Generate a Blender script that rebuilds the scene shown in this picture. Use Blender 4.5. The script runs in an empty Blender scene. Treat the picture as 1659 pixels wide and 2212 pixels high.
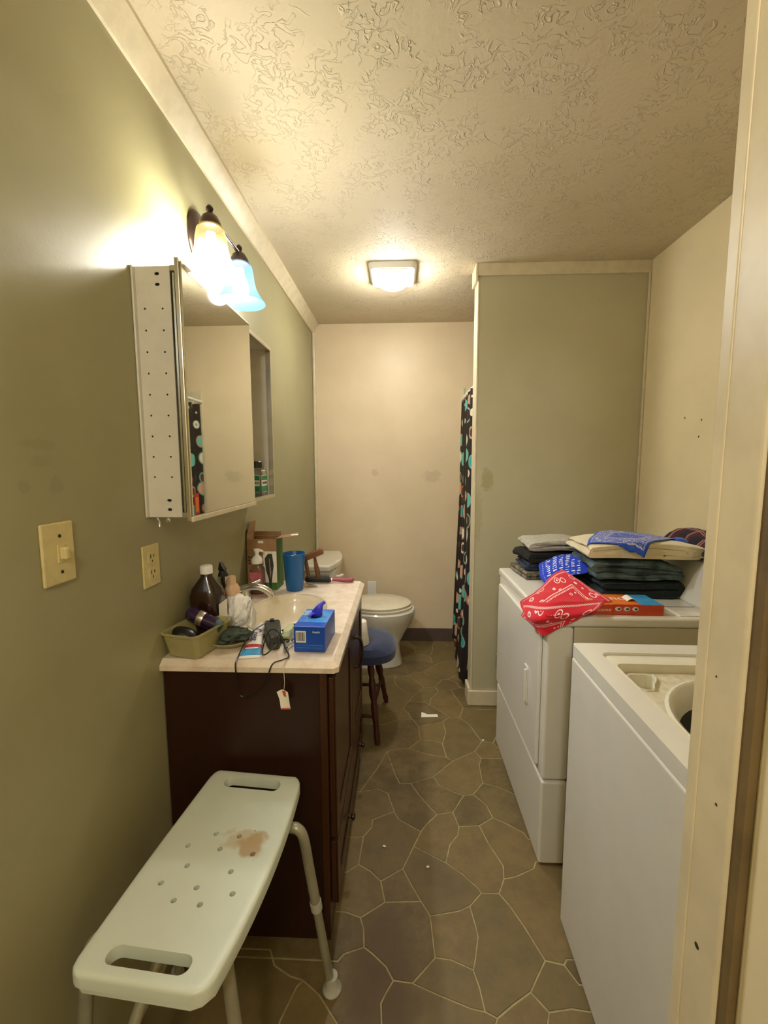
import bpy, bmesh, math, random
from mathutils import Vector, Matrix, noise
S = bpy.context.scene
COL = S.collection
R = random.Random(7)
rad = math.radians

# ---------------------------------------------------------------- camera
cd = bpy.data.cameras.new('camera'); cam = bpy.data.objects.new('camera', cd); COL.objects.link(cam)
cd.sensor_fit = 'HORIZONTAL'; cd.sensor_width = 36.0; cd.lens = 36.0 * 930.0 / 1659.0
cd.clip_start = 0.02
cam.matrix_world = Matrix.Translation((0, 0, 1.38)) @ Matrix(((0.999217,-0.001297,0.039554),(0.039465,0.107165,-0.993458),(-0.002950,0.994240,0.107132))).to_4x4()
S.camera = cam
# ---------------------------------------------------------------- light
S.view_settings.view_transform = 'Standard'; S.view_settings.look = 'None'
S.view_settings.gamma = 1.0; S.view_settings.use_curve_mapping = False
S.view_settings.exposure = 0.64
wd = bpy.data.worlds.new('world'); S.world = wd; wd.use_nodes = True
wd.node_tree.nodes['Background'].inputs[0].default_value = (1.0, 0.86, 0.60, 1)
wd.node_tree.nodes['Background'].inputs[1].default_value = 0.12

def lamp(name, loc, energy, color, kind='POINT', radius=0.03, size=0.2, rot=(0, 0, 0)):
    l = bpy.data.lights.new(name, kind); l.energy = energy; l.color = color
    if kind == 'AREA':
        l.shape = 'SQUARE'; l.size = size
    else:
        l.shadow_soft_size = radius
    o = bpy.data.objects.new(name, l); o.location = loc; o.rotation_euler = rot; COL.objects.link(o)
    return o
BULB1 = (-0.562, 1.33, 1.945); BULB2 = (-0.562, 1.56, 1.950)
lamp('fan_glow', (-0.05, 2.46, 2.32), 7.5, (1.0, 0.97, 0.92), radius=0.05)
lamp('fan_downlight', (-0.05, 2.48, 2.36), 3.0, (1.0, 0.97, 0.92), kind='AREA', size=0.14)
lamp('hall_fill_light', (-0.1, -0.75, 2.15), 23.0, (1.0, 0.98, 0.94), radius=0.10)  # added lamp behind the camera, no fixture; lifts jamb and partition

# ---------------------------------------------------------------- materials
def lin(h):
    if isinstance(h, str):
        v = [int(h[i:i+2], 16) / 255 for i in (0, 2, 4)]
        return tuple(x / 12.92 if x <= 0.04045 else ((x + 0.055) / 1.055) ** 2.4 for x in v) + (1,)
    return tuple(h) + (1,)
class NT:
    def __init__(s, m): s.t = m.node_tree; s.n = s.t.nodes; s.l = s.t.links
    def put(s, sock, v):
        if isinstance(v, (int, float)): sock.default_value = v
        elif isinstance(v, tuple): sock.default_value = v
        else: s.l.new(v, sock)
    def m(s, op, a, b=0.0, c=0.0):
        n = s.n.new('ShaderNodeMath'); n.operation = op
        for i, v in enumerate((a, b, c)): s.put(n.inputs[i], v)
        return n.outputs[0]
    def mix(s, f, a, b):
        n = s.n.new('ShaderNodeMix'); n.data_type = 'RGBA'
        s.put(n.inputs[0], f); s.put(n.inputs[6], a); s.put(n.inputs[7], b)
        return n.outputs[2]
    def coord(s, kind='Object'): return s.n.new('ShaderNodeTexCoord').outputs[kind]
    def sep(s, v):
        n = s.n.new('ShaderNodeSeparateXYZ'); s.l.new(v, n.inputs[0]); return n.outputs
    def comb(s, x, y, z=0.0):
        n = s.n.new('ShaderNodeCombineXYZ')
        for i, v in enumerate((x, y, z)): s.put(n.inputs[i], v)
        return n.outputs[0]
    def noise(s, v, sc, det=3.0, rough=0.5, dist=0.0):
        n = s.n.new('ShaderNodeTexNoise'); s.l.new(v, n.inputs['Vector'])
        n.inputs['Scale'].default_value = sc; n.inputs['Detail'].default_value = det
        n.inputs['Roughness'].default_value = rough; n.inputs['Distortion'].default_value = dist
        return n.outputs['Fac']
    def vor(s, v, sc, feat='F1', rnd=1.0):
        n = s.n.new('ShaderNodeTexVoronoi'); n.feature = feat; s.l.new(v, n.inputs['Vector'])
        n.inputs['Scale'].default_value = sc; n.inputs['Randomness'].default_value = rnd
        return n.outputs
    def ramp(s, f, stops, interp='LINEAR'):
        n = s.n.new('ShaderNodeValToRGB'); n.color_ramp.interpolation = interp; e = n.color_ramp.elements
        while len(e) < len(stops): e.new(0.5)
        for i, (p, c) in enumerate(stops): e[i].position = p; e[i].color = c
        s.put(n.inputs[0], f); return n.outputs[0]
    def smooth(s, x, a, b):
        n = s.n.new('ShaderNodeMapRange'); n.interpolation_type = 'SMOOTHSTEP'
        s.put(n.inputs[0], x); n.inputs[1].default_value = a; n.inputs[2].default_value = b
        return n.outputs[0]
    def vm(s, op, a, b):
        n = s.n.new('ShaderNodeVectorMath'); n.operation = op
        s.put(n.inputs[0], a); s.put(n.inputs[1], b); return n
def mat(name, color, rough=0.5, metal=0.0, var=0.10, nscale=14.0, bump=0.0, bscale=60.0, col2=None,
        stains=(), coat=0.0, trans=0.0, sheen=0.0, emis=None, estr=0.0, spec=0.5, alpha=1.0):
    m = bpy.data.materials.new(name); m.use_nodes = True; t = NT(m); b = t.n['Principled BSDF']
    c = lin(color); co = t.coord()
    c2 = lin(col2) if col2 else tuple(max(0, x * (1 - 2.2 * var)) for x in c[:3]) + (1,)
    f = t.smooth(t.noise(co, nscale, 4.0, 0.6), 0.35, 0.7)
    out = t.mix(f, c, c2)
    for (p, r, sc, am) in stains:
        d = t.vm('SUBTRACT', co, tuple(p)); d2 = t.vm('MULTIPLY', d.outputs[0], (1 / r[0], 1 / r[1], 1 / r[2]))
        ln = t.vm('LENGTH', d2.outputs[0], (0, 0, 0)).outputs['Value']
        ln = t.m('ADD', ln, t.m('MULTIPLY', t.m('SUBTRACT', t.noise(co, 1.5 / min(r), 4.0), 0.5), 1.4))
        out = t.mix(t.m('MULTIPLY', t.smooth(ln, 1.1, 0.6), am), out, lin(sc))
    t.l.new(out, b.inputs['Base Color'])
    b.inputs['Roughness'].default_value = rough; b.inputs['Metallic'].default_value = metal
    b.inputs['Specular IOR Level'].default_value = spec
    b.inputs['Coat Weight'].default_value = coat; b.inputs['Transmission Weight'].default_value = trans
    b.inputs['Sheen Weight'].default_value = sheen; b.inputs['Alpha'].default_value = alpha
    if emis: b.inputs['Emission Color'].default_value = lin(emis); b.inputs['Emission Strength'].default_value = estr
    if bump:
        bn = t.n.new('ShaderNodeBump'); bn.inputs['Strength'].default_value = bump; bn.inputs['Distance'].default_value = 0.004
        t.l.new(t.noise(co, bscale, 4.0, 0.55), bn.inputs['Height']); t.l.new(bn.outputs[0], b.inputs['Normal'])
    return m
M = {}
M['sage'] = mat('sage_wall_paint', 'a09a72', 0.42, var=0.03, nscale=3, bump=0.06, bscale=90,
    stains=[((-.66, .77, 1.42), (.05, .045, .012), '8f8660', .3), ((-.66, .77, 1.39), (.05, .03, .012), '8f8660', .3),
            ((-.66, .80, 1.345), (.03, .02, .02), '858062', .3), ((-.66, .73, 1.345), (.03, .015, .012), '858062', .3),
            ((.47, 2.38, 1.30), (.035, .05, .07), '857a4a', .6), ((.42, 2.38, 1.10), (.03, .05, .16), '857a4a', .35)])
M['sage_lit_tint'] = mat('sage_paint_lit_tint', 'c0b998', 0.45, var=0.03, nscale=3, bump=0.06, bscale=90,  # same sage paint, lightened so the colour carries extra light on the partition
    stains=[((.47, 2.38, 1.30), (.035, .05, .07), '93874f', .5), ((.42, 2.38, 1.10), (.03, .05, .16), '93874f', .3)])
M['far'] = mat('beige_wall_paint', 'dfcba6', 0.45, var=0.03, nscale=3, bump=0.06, bscale=90,
    stains=[((.24, 3.29, 1.30), (.07, .05, .05), 'b3a282', .35), ((-.2, 3.29, 1.33), (.03, .05, .03), 'a8977a', .3)])
M['cream_wall'] = mat('cream_wall_paint', 'ebdab0', 0.5, var=0.03, nscale=3, bump=0.06, bscale=90)
M['trim'] = mat('cream_trim_paint', 'dccfae', 0.4, var=0.05, nscale=20)
M['jamb'] = mat('door_jamb_paint', 'dccca6', 0.42, var=0.06, nscale=9, bump=0.12, bscale=25)
M['jamb_edge'] = mat('jamb_edge_shade_tone', '77623c', 0.6, var=0.15, nscale=12)  # brown puts the shade of the reveal into the colour
M['base_dark'] = mat('brown_vinyl_base', '5a4a42', 0.5)
M['grout'] = mat('pale_grout', 'ab9c6c', 0.6, var=0.15, nscale=30)
def ceiling_mat():
    m = bpy.data.materials.new('stomped_ceiling'); m.use_nodes = True; t = NT(m); b = t.n['Principled BSDF']
    co = t.coord()
    b.inputs['Roughness'].default_value = 0.7
    t.l.new(t.mix(t.smooth(t.noise(co, 1.3, 2.0), .35, .7), lin('dccdb0'), lin('cfc1a0')), b.inputs['Base Color'])
    n1 = t.noise(co, 27.0, 2.0, 0.5, 1.1)
    ridge = t.m('ABSOLUTE', t.m('SUBTRACT', n1, 0.5))
    r = t.smooth(ridge, 0.035, 0.0)
    r = t.m('MULTIPLY', r, t.smooth(t.noise(co, 9.0, 2.0), 0.40, 0.55))
    h = t.m('ADD', r, t.m('MULTIPLY', t.noise(co, 70.0, 3.0), 0.5))
    bn = t.n.new('ShaderNodeBump'); bn.inputs['Strength'].default_value = 0.62; bn.inputs['Distance'].default_value = 0.005
    t.l.new(h, bn.inputs['Height']); t.l.new(bn.outputs[0], b.inputs['Normal'])
    return m
M['ceiling'] = ceiling_mat()
def stone_mat(name, a, b2):
    m = bpy.data.materials.new(name); m.use_nodes = True; t = NT(m); b = t.n['Principled BSDF']
    g = t.n.new('ShaderNodeNewGeometry').outputs['Position']
    f = t.smooth(t.noise(g, 9.0, 8.0, 0.75), 0.36, 0.64)
    c = t.mix(f, lin(a), lin(b2))
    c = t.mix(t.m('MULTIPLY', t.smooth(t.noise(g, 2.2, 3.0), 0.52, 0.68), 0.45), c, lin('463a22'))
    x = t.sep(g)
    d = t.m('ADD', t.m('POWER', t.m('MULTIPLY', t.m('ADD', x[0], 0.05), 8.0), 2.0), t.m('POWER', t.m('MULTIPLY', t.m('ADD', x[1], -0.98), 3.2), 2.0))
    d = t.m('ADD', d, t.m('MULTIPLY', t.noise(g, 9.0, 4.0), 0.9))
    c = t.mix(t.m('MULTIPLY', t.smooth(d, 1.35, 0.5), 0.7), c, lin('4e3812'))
    t.l.new(c, b.inputs['Base Color']); b.inputs['Roughness'].default_value = 0.55
    bn = t.n.new('ShaderNodeBump'); bn.inputs['Strength'].default_value = 0.15; bn.inputs['Distance'].default_value = 0.002
    t.l.new(t.noise(g, 40.0, 4.0), bn.inputs['Height']); t.l.new(bn.outputs[0], b.inputs['Normal'])
    return m
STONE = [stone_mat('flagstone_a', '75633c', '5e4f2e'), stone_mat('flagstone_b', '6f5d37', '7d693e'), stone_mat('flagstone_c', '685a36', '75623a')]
M['enamel'] = mat('white_appliance_enamel', 'e6e2d4', 0.25, var=0.015, nscale=8, coat=0.3)
M['enamel_side'] = mat('appliance_side', 'd0c7ac', 0.35, var=0.02, nscale=6)
M['dark_gap'] = mat('dark_gap', '2c2620', 0.7)
M['plastic_cream'] = mat('cream_plastic', 'e8e2cc', 0.35, var=0.03, nscale=25)
M['dirty_cream'] = mat('dusty_cream_plastic', 'e2d9bd', 0.4, var=0.10, nscale=40)
M['steel_grey'] = mat('grey_tub_steel', '8d8b80', 0.4, metal=0.5)
M['porcelain'] = mat('porcelain', 'e9e3d0', 0.15, var=0.03, nscale=10, coat=0.4)
M['seatlid'] = mat('toilet_seat_plastic', 'e6dcc0', 0.25, var=0.03)
M['bench'] = mat('bench_plastic', 'd6dcc8', 0.38, var=0.02, nscale=8, bump=0.05, bscale=300,
    stains=[((.078, .030, .524), (.035, .04, .05), 'a87e3c', .7), ((.055, .045, .524), (.055, .03, .05), 'b99b62', .5)])
M['bench_leg'] = mat('bench_leg_aluminium', 'a8a48a', 0.35, metal=0.35)
M['rubber_grey'] = mat('grey_rubber', 'b7b7a4', 0.5)
def wood(name, a, b2, scl=(6, 6, 60), rough=0.35):
    m = bpy.data.materials.new(name); m.use_nodes = True; t = NT(m); b = t.n['Principled BSDF']
    co = t.coord(); mp = t.n.new('ShaderNodeMapping'); t.l.new(co, mp.inputs[0]); mp.inputs['Scale'].default_value = scl
    t.l.new(t.mix(t.noise(mp.outputs[0], 1.0, 5.0, 0.6, 0.8), lin(a), lin(b2)), b.inputs['Base Color'])
    b.inputs['Roughness'].default_value = rough; b.inputs['Specular IOR Level'].default_value = 0.35
    return m
M['espresso'] = wood('espresso_wood', '34180b', '220f06', (30, 30, 3))
M['espresso_front'] = wood('espresso_front_wood', '4c2b14', '321b0c', (30, 6, 3), 0.3)
M['walnut'] = wood('stool_leg_wood', '4e2210', '34140a', (30, 30, 5))
M['brownwood'] = wood('brush_wood', '7d5230', '5f3c20', (40, 40, 10))
M['bronze'] = mat('dark_bronze', '4a3b34', 0.3, metal=0.8)
M['chrome'] = mat('chrome', 'e6e6e6', 0.12, metal=1.0, var=0.0)
M['mirror'] = mat('mirror_glass', 'e4e6dc', 0.02, metal=1.0, var=0.0)
M['alu'] = mat('brushed_aluminium', 'cfc8b0', 0.28, metal=0.85, var=0.05)
M['cabinet'] = mat('cabinet_enamel', 'd8d2be', 0.4, var=0.03)
M['black'] = mat('black_plastic', '15140f', 0.3)
M['blackmat'] = mat('black_matte', '1a1914', 0.6)
M['charcoal'] = mat('charcoal_plastic', '3a3a34', 0.45)
M['blueseat'] = mat('navy_fabric', '2b3658', 0.9, var=0.12, nscale=60, bump=0.3, bscale=400, sheen=0.3)
M['white'] = mat('white_plastic', 'efece0', 0.4, var=0.02)
M['paper'] = mat('white_paper', 'f0ead8', 0.8, var=0.02)
M['outlet'] = mat('ivory_plate', 'd8c88c', 0.35, var=0.05, nscale=40)
M['marble'] = mat('cultured_marble', 'e6d7c0', 0.22, var=0.05, nscale=22, col2='d6c3ab', coat=0.3,
    stains=[((.03, -.40, 0), (.25, .03, .06), 'b89b62', .5)])
M['sink'] = mat('sink_marble', 'e9dcc0', 0.18, var=0.03, coat=0.4)
M['cup'] = mat('blue_cup_plastic', '0e62a8', 0.35, var=0.03)
M['clear'] = mat('clear_plastic', 'ffffff', 0.08, var=0.0, trans=1.0)
M['soapliquid'] = mat('pink_soap', 'd88f98', 0.15, var=0.05, trans=0.4)
M['purple'] = mat('purple_can', '2a1238', 0.2, coat=0.5)
M['tubplastic'] = mat('yellowed_tub_plastic', 'eee3a2', 0.25, var=0.03, trans=0.65)
M['card'] = mat('brown_cardboard', 'a8835a', 0.8)
M['greenprint'] = mat('green_print', '4d7a32', 0.6)
M['peach'] = mat('peach_plastic', 'e2bc92', 0.4)
M['peroxide'] = mat('brown_bottle', '2a170e', 0.18, coat=0.4, var=0.05)
M['glovebox'] = mat('blue_card', '0f4fb8', 0.35, var=0.08, nscale=6)
M['glovetop'] = mat('light_blue_print', '4a95dc', 0.35, var=0.25, nscale=22, col2='1862c4')
M['nitrile'] = mat('nitrile_blue', '3a3bd0', 0.4)
M['maroon'] = mat('pink_brush_handle', '9a3c4a', 0.3)
M['red'] = mat('red_print', 'c8281e', 0.5)
M['orange'] = mat('orange_carton', 'd2491c', 0.45, var=0.06)
M['orangelight'] = mat('orange_print', 'ea7a28', 0.45)
M['skyblue'] = mat('sky_blue_print', '3fa0d8', 0.4)
M['navyprint'] = mat('navy_print', '1b2468', 0.4)
M['tissue'] = mat('white_bag_plastic', 'f6f4ee', 0.5, var=0.02, bump=0.6, bscale=60)
M['palegreen'] = mat('pale_green_plastic', 'cfd4a4', 0.35)
M['darkgreen'] = mat('dark_green_rag', '4a5646', 0.8, var=0.4, nscale=40, col2='1a1c18', bump=0.7, bscale=80)
M['mouthgreen'] = mat('green_label', '1d8a50', 0.4)
M['cream_cloth'] = mat('cream_fleece', 'e2d4ae', 0.95, var=0.05, bump=0.5, bscale=250, sheen=0.4)
M['jeans'] = mat('blue_grey_denim', '5f7274', 0.9, var=0.25, nscale=16, bump=0.4, bscale=200, col2='2d3a40')
M['jeans_dark'] = mat('dark_denim', '1f2c30', 0.9, var=0.2, nscale=30, bump=0.4, bscale=200)
M['grey_cloth'] = mat('grey_knit', '8d8474', 0.95, var=0.15, nscale=60, bump=0.4, bscale=300)
M['light_grey_cloth'] = mat('light_grey_knit', 'b3ad9c', 0.95, var=0.1, nscale=60, bump=0.4, bscale=300)
M['black_cloth'] = mat('black_cotton', '15140f', 0.95, bump=0.3, bscale=200)
M['navy_cloth'] = mat('navy_cotton', '2c3448', 0.95, bump=0.3, bscale=200)
M['camo'] = mat('patterned_grey_cotton', '8c7f68', 0.95, var=0.4, nscale=50, col2='2e2a24')
def glow(name, col, strength, col_top=None, z0=0, z1=1):
    m = bpy.data.materials.new(name); m.use_nodes = True; t = NT(m); b = t.n['Principled BSDF']
    b.inputs['Base Color'].default_value = (0.8, 0.8, 0.8, 1)
    if col_top:
        z = t.sep(t.coord('Generated'))[2]
        t.l.new(t.mix(t.smooth(z, z0, z1), lin(col), lin(col_top)), b.inputs['Emission Color'])
        n = t.n.new('ShaderNodeMapRange'); t.l.new(z, n.inputs[0]); n.inputs[1].default_value = z0; n.inputs[2].default_value = z1
        n.inputs[3].default_value = strength; n.inputs[4].default_value = 0.75; t.l.new(n.outputs[0], b.inputs['Emission Strength'])
    else:
        b.inputs['Emission Color'].default_value = lin(col); b.inputs['Emission Strength'].default_value = strength
    return m
def shade_glass(name, body, top, e0, e1, alpha, base):
    m = bpy.data.materials.new(name); m.use_nodes = True; t = NT(m); b = t.n['Principled BSDF']
    b.inputs['Base Color'].default_value = base; b.inputs['Specular IOR Level'].default_value = 0.0; z = t.sep(t.coord('Generated'))[2]
    t.l.new(t.mix(t.smooth(z, .40, .75), lin(body), lin(top)), b.inputs['Emission Color'])
    t.l.new(t.m('ADD', e1, t.m('MULTIPLY', t.smooth(z, .70, .35), e0 - e1)), b.inputs['Emission Strength'])
    o = t.n['Material Output']; tr = t.n.new('ShaderNodeBsdfTransparent'); mx = t.n.new('ShaderNodeMixShader')
    tr.inputs[0].default_value = (0.95, 0.93, 0.88, 1); mx.inputs[0].default_value = alpha
    t.l.new(b.outputs[0], mx.inputs[2]); t.l.new(tr.outputs[0], mx.inputs[1]); t.l.new(mx.outputs[0], o.inputs[0]); return m
M['shade1'] = shade_glass('lit_glass_shade_warm', 'fff8e4', 'e8bf50', 2.2, 0.62, 0.72, (.02, .015, .01, 1))
M['shade2'] = shade_glass('lit_glass_shade_blue', '5fb4f4', '7cc0ee', 0.80, 0.62, 0.72, (.01, .03, .06, 1))
def bulb_mat(name, col, k):
    m = bpy.data.materials.new(name); m.use_nodes = True; b = m.node_tree.nodes['Principled BSDF']
    b.inputs['Emission Color'].default_value = col + (1,); b.inputs['Emission Strength'].default_value = k; return m
M['bulb0'] = bulb_mat('lit_bulb_warm', (1.0, 0.97, 0.88), 430.0)
M['bulb1'] = bulb_mat('lit_bulb_cool', (0.96, 1.0, 1.08), 430.0)
M['fanlens'] = glow('lit_fan_lens', 'fff0c8', 3.5)
def bandana(name, base, sc=1.0, k=1.0):
    m = bpy.data.materials.new(name); m.use_nodes = True; t = NT(m); b = t.n['Principled BSDF']
    uv = t.coord('UV'); x = t.sep(uv)
    u = t.m('FRACT', x[0]); v = t.m('FRACT', x[1])
    d = t.m('MINIMUM', t.m('MINIMUM', u, t.m('SUBTRACT', 1.0, u)), t.m('MINIMUM', v, t.m('SUBTRACT', 1.0, v)))
    def line(c, w): return t.m('LESS_THAN', t.m('ABSOLUTE', t.m('SUBTRACT', d, c)), w)
    dash = t.m('GREATER_THAN', t.m('FRACT', t.m('MULTIPLY', t.m('ADD', x[0], x[1]), 45.0)), 0.45)
    l = t.m('MAXIMUM', t.m('MULTIPLY', line(0.055, 0.009), dash), line(0.25, 0.005))
    l = t.m('MAXIMUM', l, t.m('MULTIPLY', line(0.28, 0.009), dash))
    vo = t.vor(uv, 9.0, 'F1', 0.75)
    ring = t.m('MULTIPLY', t.m('LESS_THAN', t.m('ABSOLUTE', t.m('SUBTRACT', vo['Distance'], 0.34)), 0.045), t.m('MULTIPLY', t.m('GREATER_THAN', d, 0.075), t.m('LESS_THAN', d, 0.24)))
    dot = t.m('MULTIPLY', t.m('LESS_THAN', vo['Distance'], 0.13), t.m('MULTIPLY', t.m('GREATER_THAN', d, 0.075), t.m('LESS_THAN', d, 0.24)))
    vi = t.vor(uv, 30.0, 'F1', 0.3)
    sq = t.m('MULTIPLY', t.m('LESS_THAN', t.m('ABSOLUTE', t.m('SUBTRACT', vi['Distance'], 0.3)), 0.06), t.m('MULTIPLY', t.m('GREATER_THAN', d, 0.075), t.m('LESS_THAN', d, 0.24)))
    sq = t.m('MULTIPLY', t.m('MULTIPLY', sq, k), t.m('GREATER_THAN', vo['Distance'], 0.42))
    vi2 = t.vor(uv, 12.0, 'F1', 0.4)
    ins = t.m('MULTIPLY', t.m('LESS_THAN', t.m('ABSOLUTE', t.m('SUBTRACT', vi2['Distance'], 0.2)), 0.035), t.m('GREATER_THAN', d, 0.31))
    l = t.m('MAXIMUM', l, t.m('MAXIMUM', t.m('MAXIMUM', ring, dot), t.m('MAXIMUM', sq, ins)))
    t.l.new(t.mix(t.m('MULTIPLY', l, 0.85), lin(base), lin('f0e4dc')), b.inputs['Base Color'])
    b.inputs['Roughness'].default_value = 0.85; b.inputs['Sheen Weight'].default_value = 0.2
    return m
M['bandana_red'] = bandana('red_bandana_print', 'cc1028', k=0.0)
M['bandana_blue'] = bandana('blue_bandana_print', '1f4fb4')
def royal():
    m = bpy.data.materials.new('royal_blue_print'); m.use_nodes = True; t = NT(m); b = t.n['Principled BSDF']
    uv = t.coord('UV'); x = t.sep(uv)
    cu = t.m('ABSOLUTE', t.m('SUBTRACT', t.m('FRACT', t.m('MULTIPLY', x[0], 9.0)), 0.5)); cv = t.m('ABSOLUTE', t.m('SUBTRACT', t.m('FRACT', t.m('MULTIPLY', x[1], 13.0)), 0.5))
    k = t.m('MULTIPLY', t.m('LESS_THAN', cu, 0.3), t.m('LESS_THAN', cv, 0.22))
    k = t.m('MULTIPLY', k, t.m('MULTIPLY', t.m('GREATER_THAN', x[0], 0.08), t.m('LESS_THAN', x[0], 0.78)))
    k = t.m('MULTIPLY', k, t.m('GREATER_THAN', t.noise(uv, 12.0, 1.0), 0.46))
    t.l.new(t.mix(k, lin('1a3fc0'), lin('f2f0ee')), b.inputs['Base Color']); b.inputs['Roughness'].default_value = 0.85
    return m
M['royal'] = royal()
def plaid():
    m = bpy.data.materials.new('plaid_flannel'); m.use_nodes = True; t = NT(m); b = t.n['Principled BSDF']
    x = t.sep(t.coord('UV'))
    def st(s_, n, off, w): return t.m('LESS_THAN', t.m('ABSOLUTE', t.m('SUBTRACT', t.m('FRACT', t.m('ADD', t.m('MULTIPLY', s_, n), off)), 0.5)), w)
    c = t.mix(t.m('MULTIPLY', st(x[0], 4.0, 0.0, 0.2), 0.7), lin('231c2c'), lin('4a2030'))
    c = t.mix(t.m('MULTIPLY', st(x[1], 4.0, 0.2, 0.2), 0.6), c, lin('5a1d2c'))
    for s_, o in ((x[0], 0.0), (x[0], 0.09), (x[1], 0.0), (x[1], 0.09)):
        c = t.mix(t.m('MULTIPLY', st(s_, 4.0, o, 0.018), 0.75), c, lin('d0a58e'))
    t.l.new(c, b.inputs['Base Color']); b.inputs['Roughness'].default_value = 0.95
    return m
M['plaid'] = plaid()
def curtain_mat():
    m = bpy.data.materials.new('circle_print_curtain'); m.use_nodes = True; t = NT(m); b = t.n['Principled BSDF']
    uv = t.coord('UV'); vo = t.vor(uv, 1.0, 'F1', 0.45)
    r = t.sep(vo['Color'])
    rr = t.m('ADD', 0.33, t.m('MULTIPLY', r[1], 0.08))
    ins = t.m('LESS_THAN', vo['Distance'], rr)
    ring = t.m('LESS_THAN', t.m('ABSOLUTE', t.m('SUBTRACT', vo['Distance'], rr)), 0.035)
    fill = t.ramp(r[0], [(0, lin('2fa9a4')), (.26, lin('d8a184')), (.44, lin('5a3024')), (.62, lin('2c1a14')), (.70, lin('63b8a8')), (.92, lin('e8dcc4'))], 'CONSTANT')
    rc = t.ramp(r[2], [(0, lin('7fb3a0')), (.4, lin('b98a6c')), (.7, lin('d8cdb4'))], 'CONSTANT')
    c = t.mix(ins, lin('1d1410'), fill); c = t.mix(ring, c, rc)
    t.l.new(c, b.inputs['Base Color']); b.inputs['Roughness'].default_value = 0.7
    return m
M['curtain'] = curtain_mat()

# ---------------------------------------------------------------- mesh helpers
ORG = {}
def root(name, loc, label, cat, group=None):
    o = bpy.data.objects.new(name, None); o.empty_display_size = 0.05; COL.objects.link(o); o.location = loc
    o['label'] = label; o['category'] = cat
    if group: o['group'] = group
    ORG[o] = Vector(loc); return o
def obj(name, bm, m, parent=None, label=None, cat=None, group=None, kind=None, smooth=False, bevel=0.0, solid=0.0, sub=0, origin=None, seg=2):
    """one mesh object; geometry is given in world coordinates and moved to the object's own origin"""
    bmesh.ops.recalc_face_normals(bm, faces=bm.faces)
    if parent is not None: org = ORG[parent]
    elif origin is not None: org = Vector(origin)
    elif kind == 'structure': org = Vector((0, 0, 0))
    else:
        xs = [v.co for v in bm.verts]
        org = Vector(((min(v.x for v in xs) + max(v.x for v in xs)) / 2, (min(v.y for v in xs) + max(v.y for v in xs)) / 2, min(v.z for v in xs)))
    bmesh.ops.translate(bm, verts=bm.verts, vec=-org)
    me = bpy.data.meshes.new(name); bm.to_mesh(me); bm.free()
    if smooth:
        for p in me.polygons: p.use_smooth = True
        me.set_sharp_from_angle(angle=rad(42))
    me.materials.append(M[m] if isinstance(m, str) else m)
    o = bpy.data.objects.new(name, me); COL.objects.link(o)
    ORG[o] = org
    if parent is not None:
        o.parent = parent
    else: o.location = org
    if label: o['label'] = label
    if cat: o['category'] = cat
    if group: o['group'] = group
    if kind: o['kind'] = kind
    if sub: md = o.modifiers.new('sub', 'SUBSURF'); md.levels = sub; md.render_levels = sub
    if solid: md = o.modifiers.new('thick', 'SOLIDIFY'); md.thickness = solid; md.offset = 0
    if bevel:
        md = o.modifiers.new('bevel', 'BEVEL'); md.width = bevel; md.segments = seg; md.limit_method = 'ANGLE'; md.angle_limit = rad(35)
    return o
def B(): return bmesh.new()
def box(x0, x1, y0, y1, z0, z1, bm=None, mx=None):
    bm = bm or B()
    vs = [bm.verts.new((x, y, z)) for z in (z0, z1) for x, y in ((x0, y0), (x1, y0), (x1, y1), (x0, y1))]
    if mx is not None:
        for v in vs: v.co = mx @ v.co
    for f in ((3, 2, 1, 0), (4, 5, 6, 7), (0, 1, 5, 4), (1, 2, 6, 5), (2, 3, 7, 6), (3, 0, 4, 7)): bm.faces.new([vs[i] for i in f])
    return bm
def prism(poly, z0, z1, bm=None, mx=None, top=None):
    """closed outline in xy extruded in z; top may be another outline with as many points"""
    bm = bm or B(); mx = mx or Matrix()
    lo = [bm.verts.new(mx @ Vector((p[0], p[1], z0))) for p in poly]; hi = [bm.verts.new(mx @ Vector((p[0], p[1], z1))) for p in (top or poly)]
    n = len(poly); bm.faces.new(lo[::-1]); bm.faces.new(hi)
    for i in range(n): bm.faces.new((lo[i], lo[(i+1) % n], hi[(i+1) % n], hi[i]))
    return bm
def holed(outer, holes, z0, z1, bm=None, mx=None):
    bm = bm or B(); mx = mx or Matrix(); lv = {}
    for z in (z0, z1):
        es = []; loops = []
        for lp in [outer] + list(holes):
            vs = [bm.verts.new((p[0], p[1], z)) for p in lp]; loops.append(vs)
            es += [bm.edges.new((vs[i], vs[(i+1) % len(vs)])) for i in range(len(vs))]
        bmesh.ops.triangle_fill(bm, use_beauty=True, use_dissolve=False, edges=es, normal=(0, 0, 1)); lv[z] = loops
    for a, b in zip(lv[z0], lv[z1]):
        n = len(a)
        for i in range(n): bm.faces.new((a[i], a[(i+1) % n], b[(i+1) % n], b[i]))
    for v in bm.verts: v.co = mx @ v.co
    return bm
def ell(cx, cy, rx, ry, n=40): return [(cx + rx * math.cos(2 * math.pi * i / n), cy + ry * math.sin(2 * math.pi * i / n)) for i in range(n)]
def rrect(x0, x1, y0, y1, r, n=5):
    o = []
    for cx, cy, a in ((x1 - r, y1 - r, 0), (x0 + r, y1 - r, 90), (x0 + r, y0 + r, 180), (x1 - r, y0 + r, 270)):
        for i in range(n + 1): t = rad(a + 90 * i / n); o.append((cx + r * math.cos(t), cy + r * math.sin(t)))
    return o
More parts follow.
